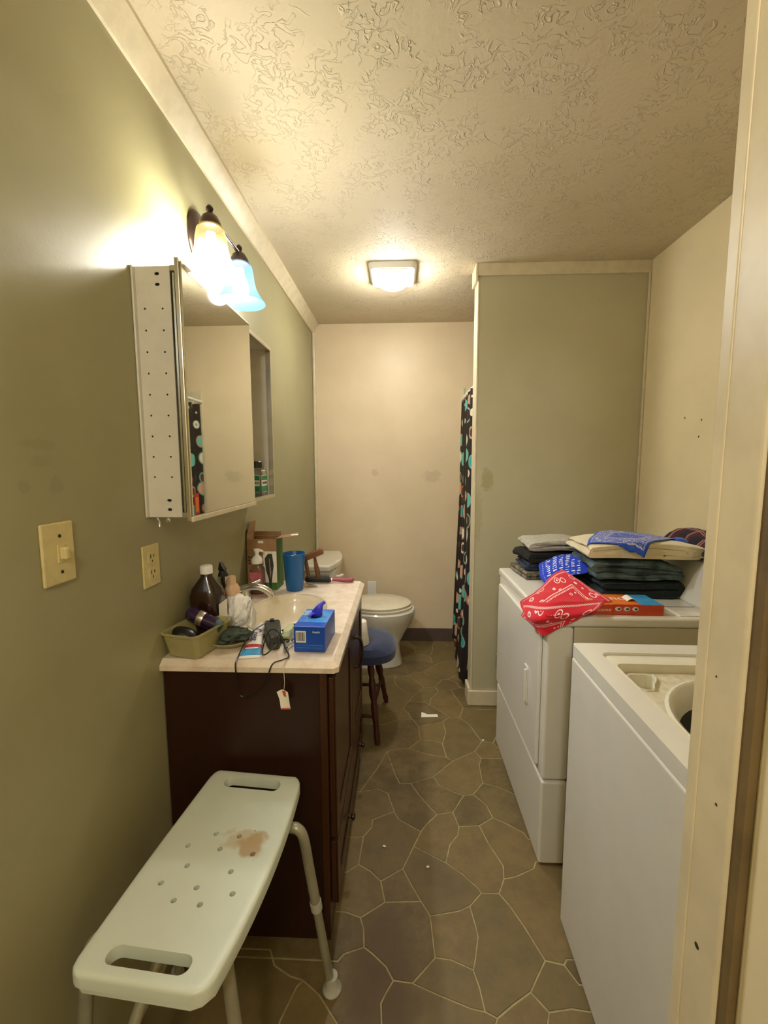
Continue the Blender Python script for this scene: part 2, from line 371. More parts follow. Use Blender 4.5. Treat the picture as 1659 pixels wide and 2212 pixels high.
def lathe(prof, loc=(0, 0, 0), mx=None, n=28, bm=None, sx=1.0, sy=1.0):
    bm = bm or B(); mx = mx or Matrix.Translation(loc); rings = []
    for r, z in prof:
        if r < 1e-5: rings.append([bm.verts.new(mx @ Vector((0, 0, z)))])
        else: rings.append([bm.verts.new(mx @ Vector((r * sx * math.cos(2 * math.pi * i / n), r * sy * math.sin(2 * math.pi * i / n), z))) for i in range(n)])
    for a, b in zip(rings, rings[1:]):
        for i in range(n):
            j = (i + 1) % n
            if len(a) == 1 and len(b) == 1: continue
            if len(a) == 1: bm.faces.new((a[0], b[i], b[j]))
            elif len(b) == 1: bm.faces.new((a[i], a[j], b[0]))
            else: bm.faces.new((a[i], a[j], b[j], b[i]))
    return bm
def crom(P, n=6, closed=False):
    P = [Vector(p) for p in P]; out = []; m = len(P)
    for i in range(m if closed else m - 1):
        g = (lambda k: P[k % m]) if closed else (lambda k: P[max(0, min(m - 1, k))])
        p0, p1, p2, p3 = g(i-1), g(i), g(i+1), g(i+2)
        for k in range(n):
            t = k / n; out.append(0.5 * ((2 * p1) + (p2 - p0) * t + (2 * p0 - 5 * p1 + 4 * p2 - p3) * t * t + (3 * p1 - p0 - 3 * p2 + p3) * t ** 3))
    if not closed: out.append(P[-1])
    return out
def tube(P, r, n=12, bm=None, curve=0, flat=1.0):
    bm = bm or B()
    rs = list(r) if isinstance(r, (list, tuple)) else [r] * len(P)
    if curve:
        Q = crom(P, curve); rr = []
        for i in range(len(Q)):
            t = i / curve; k = min(int(t), len(rs) - 2); rr.append(rs[k] + (rs[k+1] - rs[k]) * (t - k))
        P, rs = Q, rr
    P = [Vector(p) for p in P]; rings = []; up = None
    for i, p in enumerate(P):
        d = (P[min(i+1, len(P)-1)] - P[max(i-1, 0)]).normalized()
        if up is None: up = Vector((0, 0, 1)) if abs(d.z) < 0.9 else Vector((0, 1, 0))
        s = d.cross(up).normalized(); up = s.cross(d).normalized()
        rings.append([bm.verts.new(p + rs[i] * (math.cos(2*math.pi*k/n) * s + flat * math.sin(2*math.pi*k/n) * up)) for k in range(n)])
    for a, b in zip(rings, rings[1:]):
        for k in range(n): bm.faces.new((a[k], a[(k+1) % n], b[(k+1) % n], b[k]))
    bm.faces.new(rings[0][::-1]); bm.faces.new(rings[-1]); return bm
def blob(loc, sz, seed=0, amp=0.25, freq=3.0, sub=4, rot=None):
    bm = B(); bmesh.ops.create_icosphere(bm, subdivisions=sub, radius=1.0)
    for v in bm.verts:
        n = noise.noise(v.co * freq * 0.6 + Vector((seed, 0, 0))) + 0.5 * noise.noise(v.co * freq * 1.7 + Vector((seed, 5, 0)))
        c = v.co * (1 + amp * n); c = Vector((c.x * sz[0], c.y * sz[1], c.z * sz[2]))
        if rot is not None: c = rot @ c
        v.co = c + Vector(loc)
    return bm
def serp(center, W, D, H, n, rot=0.0, seed=0, amp=0.006, gap=0.15, lean=0.0, sag=0.0, nv=16, start=1, uvs=2.5, taper=0.0):
    """a cloth folded in n layers: a serpentine ribbon drawn along its depth; sits with its underside at center z"""
    t = H / n; th = t * (1 - gap); cl = []
    for k in range(n):
        z = (k + 0.5) * t; s = start if k % 2 == 0 else -start; w = W / 2 - t / 2 - R.random() * 0.02
        for i in range(13): u = -w + 2 * w * i / 12; cl.append((s * u, z))
        if k < n - 1:
            for i in range(1, 4): a = -90 + 45 * i; cl.append((s * (w + t / 2 * math.cos(rad(a))), z + t / 2 + t / 2 * math.sin(rad(a))))
    C = [Vector((p[0], 0, p[1])) for p in cl]; L = []; Rr = []
    for i, p in enumerate(C):
        d = (C[min(i+1, len(C)-1)] - C[max(i-1, 0)]).normalized(); nn = Vector((-d.z, 0, d.x)); L.append(p + nn * th / 2); Rr.append(p - nn * th / 2)
    end = C[-1] + (C[-1] - C[-2]).normalized() * th * 0.4; beg = C[0] - (C[1] - C[0]).normalized() * th * 0.4
    loop = [beg] + L + [end] + Rr[::-1]
    bm = B(); uvl = bm.loops.layers.uv.new('uv'); rings = []; mz = Matrix.Rotation(rot, 3, 'Z'); N = len(loop); par = []
    m = len(L); arc = [0.0]
    for i in range(1, m): arc.append(arc[-1] + (C[i] - C[i-1]).length)
    us = [0] + arc + [arc[-1]] + arc[::-1]
    for j in range(nv + 1):
        v = -D / 2 + D * j / nv; e = 1 - 0.12 * (abs(2 * j / nv - 1) ** 6); ring = []
        for p in loop:
            q = Vector((p.x * (1 - taper * j / nv), v, p.z * e))
            q.z += -sag * (2 * p.x / W) ** 2 * (p.z / H) + lean * p.x * p.z / H
            ns = noise.noise_vector(Vector((q.x * 9 + seed, q.y * 9, q.z * 22))) * amp + noise.noise_vector(Vector((q.x * 30 + seed, q.y * 30, q.z * 50))) * amp * 0.35
            q += Vector((ns.x * 1.5, ns.y * 2, ns.z))
            if q.z < 0.001: q.z = 0.001
            ring.append(bm.verts.new(mz @ q + Vector(center)))
        rings.append(ring)
    for j in range(nv):
        for i in range(N):
            k = (i + 1) % N; f = bm.faces.new((rings[j][i], rings[j][k], rings[j+1][k], rings[j+1][i]))
            for lp, (a, b) in zip(f.loops, ((i, j), (k, j), (k, j+1), (i, j+1))): lp[uvl].uv = (us[a] * uvs, b / nv * D * uvs)
    for rg in (rings[0], rings[-1]):
        es = [bm.edges.get((rg[i], rg[(i+1) % N])) for i in range(N)]
        bmesh.ops.triangle_fill(bm, use_beauty=False, edges=es)
    return bm
def patch(ctrl, n=10, amp=0.003, freq=25, seed=0, uv=((0, 0), (1, 1))):
    rows = [crom(r, n) for r in ctrl]; cols = list(zip(*rows)); G = [crom(c, n) for c in cols]
    bm = B(); uvl = bm.loops.layers.uv.new('uv'); a, b = len(G), len(G[0])
    V = [[bm.verts.new(p + noise.noise_vector(p * freq + Vector((seed, 0, 0))) * amp) for p in c] for c in G]
    for i in range(a - 1):
        for j in range(b - 1):
            f = bm.faces.new((V[i][j], V[i+1][j], V[i+1][j+1], V[i][j+1]))
            for lp, (p, q) in zip(f.loops, ((i, j), (i+1, j), (i+1, j+1), (i, j+1))):
                lp[uvl].uv = (uv[0][0] + (uv[1][0] - uv[0][0]) * p / (a - 1), uv[0][1] + (uv[1][1] - uv[0][1]) * q / (b - 1))
    return bm
def text(name, s, size, mx, m, parent, label=None, depth=0.0003, sx=1.0):
    c = bpy.data.curves.new(name, 'FONT'); c.body = s; c.size = size; c.extrude = depth; c.align_x = 'CENTER'; c.align_y = 'CENTER'; c.resolution_u = 3
    t = bpy.data.objects.new('t', c); COL.objects.link(t); me = bpy.data.meshes.new_from_object(t); bpy.data.objects.remove(t)
    bm = B(); bm.from_mesh(me); bpy.data.meshes.remove(me)
    for v in bm.verts: v.co = mx @ Vector((v.co.x * sx, v.co.y, v.co.z))
    return obj(name, bm, m, parent, label)
def place(loc, x, y, z):
    """matrix whose local axes are the given world vectors"""
    x, y, z = Vector(x).normalized(), Vector(y).normalized(), Vector(z).normalized()
    return Matrix(((x.x, y.x, z.x, loc[0]), (x.y, y.y, z.y, loc[1]), (x.z, y.z, z.z, loc[2]), (0, 0, 0, 1)))
def RX(loc, rx=0, ry=0, rz=0):
    from mathutils import Euler
    return Matrix.Translation(loc) @ Euler((rad(rx), rad(ry), rad(rz))).to_matrix().to_4x4()
def cut(o, cutters):
    """boolean cut baked into the mesh"""
    bm = B()
    for c in cutters:
        tmp = bpy.data.meshes.new('c'); c.to_mesh(tmp); c.free(); bm.from_mesh(tmp); bpy.data.meshes.remove(tmp)
    bmesh.ops.recalc_face_normals(bm, faces=bm.faces)
    bmesh.ops.translate(bm, verts=bm.verts, vec=-ORG[o])
    me = bpy.data.meshes.new('c'); bm.to_mesh(me); bm.free(); co = bpy.data.objects.new('c', me); COL.objects.link(co)
    if o.parent: co.location = ORG[o]
    else: co.location = o.location
    bpy.context.view_layer.update()
    md = o.modifiers.new('cut', 'BOOLEAN'); md.object = co; md.solver = 'EXACT'; md.operation = 'DIFFERENCE'
    dg = bpy.context.evaluated_depsgraph_get(); new = bpy.data.meshes.new_from_object(o.evaluated_get(dg)); o.modifiers.clear()
    old = o.data; o.data = new; bpy.data.objects.remove(co)
    for p in new.polygons: p.use_smooth = True
    new.set_sharp_from_angle(angle=rad(35))
    return o

# ================================================================ the room
WL = -0.66; XR = 1.28; H = 2.42; YF = 3.29; YP = 2.38
obj('ceiling', box(-0.76, 1.45, -1.7, 3.40, H, H + 0.08), 'ceiling', kind='structure')
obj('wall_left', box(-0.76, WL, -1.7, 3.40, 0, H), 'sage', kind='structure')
obj('wall_back', box(WL, 1.38, YF, 3.40, 0, H), 'far', kind='structure')
wr = obj('wall_right', box(XR, 1.38, -1.7, YF, 0, H), 'cream_wall', kind='structure')
for y_, z_ in ((2.03, 1.59), (1.92, 1.57), (1.93, 1.50)): obj('nail_hole', box(XR - .0008, XR, y_ - .003, y_ + .003, z_ - .004, z_ + .004), 'dark_gap', wr)
obj('wall_partition', box(0.408, XR, YP, 2.48, 0, H), 'sage_lit_tint', kind='structure')
obj('wall_hall', box(WL, XR, -1.7, -1.6, 0, H), 'cream_wall', kind='structure')
bm = box(0.345, XR, 0.36, 0.46, 0, H); box(WL, 0.345, 0.36, 0.46, 2.07, H, bm)
obj('wall_front', bm, 'cream_wall', kind='structure')
fl = obj('floor', box(-0.76, 1.45, -1.7, 3.40, -0.06, -0.002), STONE[0], kind='structure')
obj('grout', box(WL, XR, 0.3, YF, -0.002, -0.0002), 'grout', fl)
STONES = [[(33,1014),(98,991),(181,965),(215,960),(210,1010),(200,1051),(143,1073),(98,1077)],[(33,1014),(98,1077),(95,1128),(92,1190),(66,1234),(-49,1227),(-123,1177),(-111,1148),(-105,1096),(-79,1080),(-40,1050),(-19,1018)],[(33,1014),(-19,1018),(-38,990),(-50,968),(-46,923),(-46,300),(234,300),(234,933),(243,948),(215,960),(181,965),(98,991)],[(98,1077),(143,1073),(200,1051),(211,1080),(228,1137),(226,1167),(218,1225),(179,1207),(92,1190),(95,1128)],[(174,2183),(94,2165),(100,2049),(159,2044),(208,2023),(234,2116),(227,2208)],[(174,2183),(227,2208),(266,2252),(166,2374),(140,2395),(47,2401),(10,2330),(41,2284),(65,2221),(94,2165)],[(94,2165),(65,2221),(-6,2219),(-96,2170),(-650,2170),(-650,1689),(-173,1689),(-107,1836),(-66,1953),(9,1981),(40,1980),(100,2049)],[(421,1539),(461,1508),(475,1478),(1280,1478),(1280,1700),(476,1700),(417,1738),(358,1758),(305,1692),(350,1636),(362,1573)],[(421,1539),(362,1573),(303,1533),(320,1461),(355,1367),(346,1319),(387,1328),(458,1361),(473,1387),(1280,1387),(1280,1478),(475,1478),(461,1508)],[(-650,1058),(-650,300),(-301,300),(-301,922),(-276,995),(-262,1009),(-298,1017),(-350,1041),(-360,1058)],[(-650,1058),(-360,1058),(-373,1079),(-650,1079)],[(-360,1058),(-350,1041),(-298,1017),(-262,1009),(-214,980),(-156,922),(-156,300),(-46,300),(-46,923),(-50,968),(-38,990),(-19,1018),(-40,1050),(-79,1080),(-105,1096),(-160,1077),(-176,1058)],[(-360,1058),(-176,1058),(-160,1077),(-105,1096),(-111,1148),(-123,1177),(-170,1192),(-650,1192),(-650,1079),(-373,1079)],[(-650,1464),(-650,1324),(-184,1324),(-146,1354),(-139,1468),(-170,1464)],[(-650,1464),(-170,1464),(-139,1468),(-110,1513),(-110,1546),(-26,1590),(-54,1685),(-94,1708),(-173,1689),(-650,1689)],[(-650,1324),(-650,1192),(-170,1192),(-123,1177),(-49,1227),(-66,1296),(-103,1330),(-146,1354),(-184,1324)],[(323,2250),(366,2186),(391,2100),(407,2046),(461,2035),(485,2083),(1280,2083),(1280,2332),(445,2332),(357,2346)],[(323,2250),(357,2346),(335,2434),(311,2543),(231,2516),(183,2447),(166,2374),(266,2252)],[(323,2250),(266,2252),(227,2208),(234,2116),(208,2023),(217,1918),(244,1896),(358,1968),(407,2046),(391,2100),(366,2186)],[(-650,2958),(-650,2707),(-35,2707),(36,2716),(87,2748),(155,2778),(255,2898),(222,2904),(131,2940),(69,2958)],[(-650,2958),(69,2958),(131,2940),(222,2904),(213,3014),(111,3049),(103,3174),(43,3290),(-650,3290)],[(335,2434),(357,2346),(445,2332),(1280,2332),(1280,2560),(408,2560),(371,2570),(311,2543)],[(-650,2707),(-650,2263),(-100,2263),(-30,2299),(10,2330),(47,2401),(79,2481),(19,2518),(-23,2578),(-43,2657),(-35,2707)],[(473,1387),(458,1361),(387,1328),(346,1319),(319,1268),(344,1229),(373,1166),(405,1081),(454,1072),(466,1086),(1280,1086),(1280,1387)],[(303,1533),(224,1526),(214,1487),(180,1444),(158,1371),(210,1331),(254,1284),(262,1268),(319,1268),(346,1319),(355,1367),(320,1461)],[(303,1533),(362,1573),(350,1636),(305,1692),(263,1682),(209,1595),(224,1526)],[(1280,2942),(1280,3190),(363,3190),(329,3268),(266,3266),(240,3217),(240,3126),(213,3014),(222,2904),(255,2898),(336,2947),(389,2942)],[(1280,2942),(389,2942),(336,2947),(255,2898),(155,2778),(175,2726),(263,2667),(306,2669),(357,2732),(1280,2732)],[(1280,2732),(357,2732),(306,2669),(351,2638),(371,2570),(408,2560),(1280,2560)],[(1280,1997),(1280,2083),(485,2083),(461,2035),(477,1997)],[(1280,1997),(477,1997),(461,2035),(407,2046),(358,1968),(381,1918),(474,1921),(1280,1921)],[(1280,1921),(474,1921),(381,1918),(363,1871),(358,1758),(417,1738),(476,1700),(1280,1700)],[(47,2401),(140,2395),(166,2374),(183,2447),(231,2516),(213,2577),(147,2565),(79,2481)],[(381,1918),(358,1968),(244,1896),(145,1791),(166,1741),(221,1703),(263,1682),(305,1692),(358,1758),(363,1871)],[(1280,970),(1280,1027),(477,1027),(454,1072),(405,1081),(372,1042),(343,1006),(377,965),(437,974),(477,970)],[(1280,970),(477,970),(437,974),(377,965),(364,938),(364,300),(1280,300)],[(155,2778),(87,2748),(36,2716),(100,2645),(147,2565),(213,2577),(263,2667),(175,2726)],[(144,1581),(93,1523),(77,1497),(48,1433),(158,1371),(180,1444),(214,1487),(224,1526),(209,1595)],[(144,1581),(209,1595),(263,1682),(221,1703),(166,1741),(145,1791),(45,1745),(76,1684),(100,1645)],[(144,1581),(100,1645),(76,1684),(45,1745),(-4,1743),(-26,1802),(-66,1953),(-107,1836),(-173,1689),(-94,1708),(-54,1685),(-26,1590),(-9,1553),(77,1497),(93,1523)],[(10,2330),(-30,2299),(-100,2263),(-650,2263),(-650,2170),(-96,2170),(-6,2219),(65,2221),(41,2284)],[(66,1234),(92,1190),(179,1207),(218,1225),(262,1268),(254,1284),(210,1331),(158,1371),(48,1433),(8,1344),(38,1283)],[(66,1234),(38,1283),(8,1344),(-66,1296),(-49,1227)],[(200,1051),(210,1010),(215,960),(243,948),(290,977),(343,1006),(372,1042),(405,1081),(373,1166),(344,1229),(319,1268),(262,1268),(218,1225),(226,1167),(228,1137),(211,1080)],[(1280,3190),(1280,3290),(248,3290),(266,3266),(329,3268),(363,3190)],[(36,2716),(-35,2707),(-43,2657),(-23,2578),(19,2518),(79,2481),(147,2565),(100,2645)],[(-262,1009),(-276,995),(-301,922),(-301,300),(-156,300),(-156,922),(-214,980)],[(311,2543),(371,2570),(351,2638),(306,2669),(263,2667),(213,2577),(231,2516)],[(145,1791),(244,1896),(217,1918),(116,1944),(40,1980),(9,1981),(-66,1953),(-26,1802),(-4,1743),(45,1745)],[(240,3217),(103,3174),(111,3049),(213,3014),(240,3126)],[(240,3217),(266,3266),(248,3290),(43,3290),(103,3174)],[(100,2049),(40,1980),(116,1944),(217,1918),(208,2023),(159,2044)],[(-66,1296),(8,1344),(48,1433),(77,1497),(-9,1553),(-26,1590),(-110,1546),(-110,1513),(-139,1468),(-146,1354),(-103,1330)],[(243,948),(234,933),(234,300),(364,300),(364,938),(377,965),(343,1006),(290,977)],[(1280,1027),(1280,1086),(466,1086),(454,1072),(477,1027)]]
def inset(poly, d):
    n = len(poly); out = []
    for i in range(n):
        a, p, b = Vector(poly[i-1]), Vector(poly[i]), Vector(poly[(i+1) % n])
        e1 = (p - a).normalized(); e2 = (b - p).normalized(); n1 = Vector((-e1.y, e1.x)); n2 = Vector((-e2.y, e2.x))
        k = (n1 + n2); l = max(k.length, 0.5); k = k / l; c = max(0.6, k.dot(n1)); out.append(p + k * d / c)
    return out
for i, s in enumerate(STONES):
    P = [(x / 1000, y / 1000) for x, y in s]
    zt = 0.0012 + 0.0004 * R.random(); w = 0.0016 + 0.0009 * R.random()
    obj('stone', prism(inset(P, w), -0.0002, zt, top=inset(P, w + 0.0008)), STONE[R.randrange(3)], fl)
# crown, corner and base trims
bm = B()
prof = [(WL, 2.352), (WL + 0.008, 2.352), (WL + 0.020, 2.372), (WL + 0.036, 2.398), (WL + 0.048, 2.408), (WL + 0.048, H), (WL, H)]
prism([(p[0], p[1]) for p in prof], 0.46, YF, bm, mx=Matrix(((1, 0, 0, 0), (0, 0, 1, 0), (0, 1, 0, 0), (0, 0, 0, 1))))
obj('trim_1', bm, 'trim', kind='structure', smooth=True)
obj('trim_2', box(WL, WL + 0.022, YF - 0.022, YF, 0, 2.36), 'trim', kind='structure', bevel=0.008)
obj('trim_3', box(0.400, XR, YP - 0.014, YP, H - 0.062, H), 'trim', kind='structure', bevel=0.003)
obj('trim_4', box(0.386, 0.400, YP - 0.014, 2.49, H - 0.085, H), 'trim', kind='structure', bevel=0.003)
obj('trim_5', box(0.400, 0.409, YP - 0.003, 2.482, 0.085, H - 0.062), 'trim', kind='structure', bevel=0.002)
obj('trim_6', box(XR - 0.012, XR, YP - 0.012, YP, 0.09, H - 0.06), 'trim', kind='structure', bevel=0.004)
obj('baseboard_partition', box(0.386, XR, YP - 0.014, YP, 0.0015, 0.092), 'trim', kind='structure', bevel=0.005)
obj('baseboard_partition_end', box(0.386, 0.400, YP, 2.49, 0.0015, 0.10), 'trim', kind='structure', bevel=0.004)
obj('baseboard_back', box(WL, 0.46, YF - 0.008, YF, 0.0015, 0.105), 'base_dark', kind='structure', bevel=0.003)
# door frame
dr = root('door_1', (0.34, 0.42, 0.0), '', ''); del dr['label']; del dr['category']; dr['kind'] = 'structure'
obj('jamb', box(0.322, 0.345, 0.400, 0.462, 0.0015, 2.07), 'jamb', dr, bevel=0.003)
obj('jamb_edge', box(0.326, 0.345, 0.388, 0.400, 0.0015, 2.07), 'jamb_edge', dr)
obj('stop_strip', box(0.3205, 0.324, 0.446, 0.462, 0.0015, 2.07), 'jamb', dr, bevel=0.002)
obj('casing', box(0.3335, 0.41, 0.345, 0.3885, 0.0015, 2.07), 'cream_wall', dr, bevel=0.004)
for z, y, r in ((1.165, .432, .0012), (1.035, .418, .0016), (0.86, .428, .0035)):
    obj('nail_hole', lathe([(0, 0), (r, 0), (r * .6, .0006), (0, .0006)], mx=place((0.3218, y, z), (0, 1, 0), (0, 0, 1), (-1, 0, 0)), n=10), 'dark_gap', dr)

# ================================================================ vanity light
vl = root('vanity_light', (WL, 1.445, 2.10), 'two lamp vanity light with bell glass shades and dark bronze bar above the mirror', 'light')
obj('backplate', lathe([(0, 0), (.062, 0), (.066, .006), (.058, .016), (.03, .022), (0, .023)], mx=place((WL, 1.445, 2.108), (0, 1, 0), (0, 0, 1), (1, 0, 0)), sx=0.95, sy=1.25, n=40), 'bronze', vl, smooth=True)
bm = tube([(WL + .015, 1.445, 2.12), (WL + .05, 1.445, 2.13), (-.562, 1.445, 2.118)], .007, curve=5)
tube([(-.562, 1.33, 2.114), (-.562, 1.56, 2.114)], .0065, bm=bm)
obj('arm', bm, 'bronze', vl, smooth=True)
for i, (y, sm) in enumerate(((1.33, 'shade1'), (1.56, 'shade2'))):
    bm = lathe([(0, .062), (.006, .060), (.011, .052), (.011, .046), (.006, .040), (.012, .036), (.022, .028), (.031, .010), (.033, -.004), (.028, -.004), (0, .002)], (-.562, y, 2.080))
    obj('socket_cup', bm, 'bronze', vl, smooth=True)
    pf = [(.029, .002), (.040, -.012), (.045, -.035), (.047, -.060), (.053, -.085), (.064, -.108), (.078, -.126), (.083, -.134)]
    bm = lathe(pf, (-.562, y, 2.083), n=40)
    obj('glass_shade', bm, sm, vl, smooth=True, label='bluish glass bell shade' if i else 'warm glowing glass bell shade')
    obj('bulb', lathe([(0, -.118), (.018, -.112), (.028, -.095), (.029, -.08), (.022, -.058), (.014, -.04), (.013, -.02), (0, -.02)], (-.562, y, 2.083)), 'bulb%d' % i, vl, smooth=True)

# ceiling fan light
fn = root('fan_light', (-0.05, 2.46, 2.42), 'square white ceiling fan light glowing warm over the toilet end', 'light')
o_ = rrect(-.172, .082, 2.325, 2.60, .03)
bm = holed(o_, [rrect(-.115, .022, 2.385, 2.56, .012)[::-1]], 2.394, 2.4195)
for v in bm.verts:
    if v.co.z < 2.40 and (v.co.x < -.13 or v.co.x > .04 or v.co.y < 2.36 or v.co.y > 2.58):
        v.co.x = -.045 + (v.co.x + .045) * .9; v.co.y = 2.4625 + (v.co.y - 2.4625) * .9
obj('housing', bm, 'white', fn, smooth=True, bevel=.004)
bm = lathe([(0, 0)], (0, 0, 0)) if False else B()
for i in range(7):
    x0 = -.122 + i * .0215
pr = [(-.122 + .149 * i / 10, 2.392 - .026 * math.sin(math.pi * i / 10) ** .6) for i in range(11)] + [(.027, 2.398), (-.122, 2.398)]
prism(pr, 2.39, 2.575, bm, mx=Matrix(((1, 0, 0, 0), (0, 0, 1, 0), (0, 1, 0, 0), (0, 0, 0, 1))))
obj('lens', bm, 'fanlens', fn, smooth=True)
for y in (2.350, 2.362, 2.374):
    obj('vent_slat', box(-.125, .035, y, y + .004, 2.391, 2.396), 'dirty_cream', fn)

# ================================================================ medicine cabinet
mc = root('medicine_cabinet', (-.61, 1.46, 1.245), 'white metal medicine cabinet with sliding mirror door, far end open, above the sink', 'cabinet')
X1 = -.568; Y0, Y1, Z0, Z1 = 1.09, 1.845, 1.248, 1.868
hx = [(-.635, z) for z in [1.30 + .052 * k for k in range(1, 10)]] + [(-.590, z) for z in [1.30 + .052 * k for k in range(1, 10)]]
mS = Matrix(((1, 0, 0, 0), (0, 0, 1, 0), (0, 1, 0, 0), (0, 0, 0, 1)))
obj('side_panel', holed([(WL + .001, Z0), (X1, Z0), (X1, Z1), (WL + .001, Z1)], [ell(x, z, .0026, .0026, 10)[::-1] for x, z in hx] + [ell(-.600, z, .0062, .004, 12)[::-1] for z in (1.268, 1.292, 1.825, 1.850)], Y0, Y0 + .003, mx=mS), 'cabinet', mc)
obj('side_backing', box(WL + .001, X1 - .002, Y0 + .006, Y0 + .008, Z0 + .004, Z1 - .004), 'dark_gap', mc)
obj('back_panel', box(WL + .001, WL + .004, Y0 + .01, Y1 - .003, Z0 + .003, Z1 - .003), 'cabinet', mc)
obj('top_panel', box(WL + .001, X1, Y0 + .003, Y1, Z1 - .004, Z1), 'cabinet', mc)
obj('bottom_panel', box(WL + .001, X1, Y0 + .003, Y1, Z0, Z0 + .004), 'cabinet', mc)
obj('end_panel', box(WL + .001, X1, Y1 - .004, Y1, Z0, Z1), 'cabinet', mc)
obj('flange', box(WL + .0005, WL + .006, Y0 - .012, Y0 + .001, Z0, Z1), 'cabinet', mc, bevel=.002)
bm = box(X1, X1 + .022, Y0, Y1, Z1 - .012, Z1 + .002); box(X1, X1 + .022, Y0, Y1, Z0 - .002, Z0 + .012, bm); box(X1, X1 + .022, Y1 - .008, Y1, Z0 + .012, Z1 - .012, bm)
obj('track', bm, 'alu', mc, bevel=.0015)
dB = obj('rear_mirror_door', box(X1 + .003, X1 + .008, Y0 + .006, 1.555, Z0 + .013, Z1 - .013), 'mirror', mc)
d0 = obj('front_mirror_door', box(X1 + .023, X1 + .034, 1.068, 1.548, Z0 - .008, Z1 + .010), 'alu', mc, bevel=.0015)
obj('mirror_glass', box(X1 + .034, X1 + .038, 1.073, 1.543, Z0 + .004, Z1 + .004), 'mirror', d0, bevel=.002, seg=1)
obj('bottom_rail', box(X1 + .034, X1 + .041, 1.068, 1.548, Z0 - .010, Z0 + .004), 'trim', d0, bevel=.002)
st = obj('sticker', box(X1 + .0381, X1 + .0386, 1.083, 1.107, Z0 + .008, Z0 + .062), 'red', d0, label='red and orange sticker')
obj('sticker_print', box(X1 + .0386, X1 + .0389, 1.087, 1.103, Z0 + .014, Z0 + .052), 'orangelight', d0)
bm = tube([(-.632, 1.085, 1.245), (-.622, 1.075, 1.238), (-.618, 1.070, 1.225)], .003, curve=4); lathe([(0, 0), (.006, 0), (.006, .003), (0, .005)], mx=place((-.605, 1.089, 1.240), (1, 0, 0), (0, 0, 1), (0, -1, 0)), bm=bm, n=12)
obj('clip', bm, 'chrome', mc, smooth=True)
# things standing in the open end
mw = root('mouthwash_bottle', (-.605, 1.784, 1.2525), 'clear mouthwash bottle with black cap and green label in the open mirror cabinet', 'bottle')
obj('body', prism(rrect(-.640, -.573, 1.742, 1.826, .014), 1.2525, 1.366), 'clear', mw, bevel=.006)
obj('liquid', prism(rrect(-.637, -.576, 1.745, 1.823, .013), 1.255, 1.30), mat('mouthwash_liquid', 'cfe0d0', .1, trans=.8), mw)
obj('cap', lathe([(0, 0), (.026, 0), (.026, .024), (.022, .028), (0, .028)], (-.606, 1.784, 1.372)), 'black', mw, smooth=True)
lb = obj('front_label', box(-.5725, -.5715, 1.748, 1.820, 1.272, 1.343), 'white', mw)
obj('green_band', box(-.5715, -.5709, 1.748, 1.820, 1.274, 1.298), 'mouthgreen', mw); obj('green_band', box(-.5715, -.5709, 1.748, 1.820, 1.322, 1.340), 'mouthgreen', mw)
nl = obj('near_label', box(-.636, -.578, 1.7405, 1.7415, 1.272, 1.343), 'white', mw)
obj('label_band', box(-.636, -.578, 1.7395, 1.7405, 1.274, 1.298), 'mouthgreen', mw); obj('label_band', box(-.636, -.578, 1.7395, 1.7405, 1.322, 1.340), 'mouthgreen', mw)
text('lettering', 'LISTERINE', .0125, place((-.607, 1.7390, 1.310), (1, 0, 0), (0, 0, 1), (0, -1, 0)), 'black', mw)
text('lettering', 'LISTERINE', .013, place((-.5706, 1.784, 1.310), (0, 1, 0), (0, 0, 1), (1, 0, 0)), 'black', mw)
rz = root('black_tube', (-.592, 1.665, 1.2525), 'slim black and purple tube leaning beside the mouthwash bottle', 'tube')
obj('body', prism(rrect(-.607, -.577, 1.655, 1.675, .006), 1.262, 1.338), 'black', rz, bevel=.003); obj('foot', prism(rrect(-.605, -.579, 1.656, 1.674, .005), 1.2525, 1.262), 'purple', rz)
gb = root('green_deodorant', (-.605, 1.60, 1.2525), 'pale grey-green flat stick standing at the mirror door edge', 'bottle')
obj('body', prism(rrect(-.625, -.585, 1.588, 1.612, .010), 1.2525, 1.32), 'palegreen', gb, bevel=.004); obj('cap', prism(rrect(-.623, -.587, 1.590, 1.610, .009), 1.3205, 1.352), 'white', gb, bevel=.006)

# ================================================================ wall plates
sw = root('light_switch', (WL, .787, 1.155), 'ivory toggle switch plate, the large one left of the outlet', 'light switch')
obj('plate', prism(rrect(.748, .826, 1.155, 1.274, .003), 0, .006, mx=Matrix(((0, 0, 1, WL), (1, 0, 0, 0), (0, 1, 0, 0), (0, 0, 0, 1)))), 'outlet', sw, bevel=.003)
obj('toggle', box(WL + .006, WL + .020, .786, .798, 1.202, 1.226, mx=None), 'outlet', sw, bevel=.003)
obj('toggle_frame', box(WL + .005, WL + .0075, .782, .802, 1.196, 1.231), 'outlet', sw, bevel=.001)
for z in (1.248, 1.178):
    obj('screw', lathe([(0, 0), (.0035, 0), (.003, .0012), (0, .0012)], mx=place((WL + .006, .79, z), (0, 1, 0), (0, 0, 1), (1, 0, 0)), n=12), 'dark_gap', sw)
ou = root('wall_outlet', (WL, 1.085, 1.065), 'ivory duplex outlet plate on the wall beside the mirror cabinet', 'outlet')
obj('plate', prism(rrect(1.050, 1.124, 1.065, 1.176, .003), 0, .005, mx=Matrix(((0, 0, 1, WL), (1, 0, 0, 0), (0, 1, 0, 0), (0, 0, 0, 1)))), 'outlet', ou, bevel=.002)
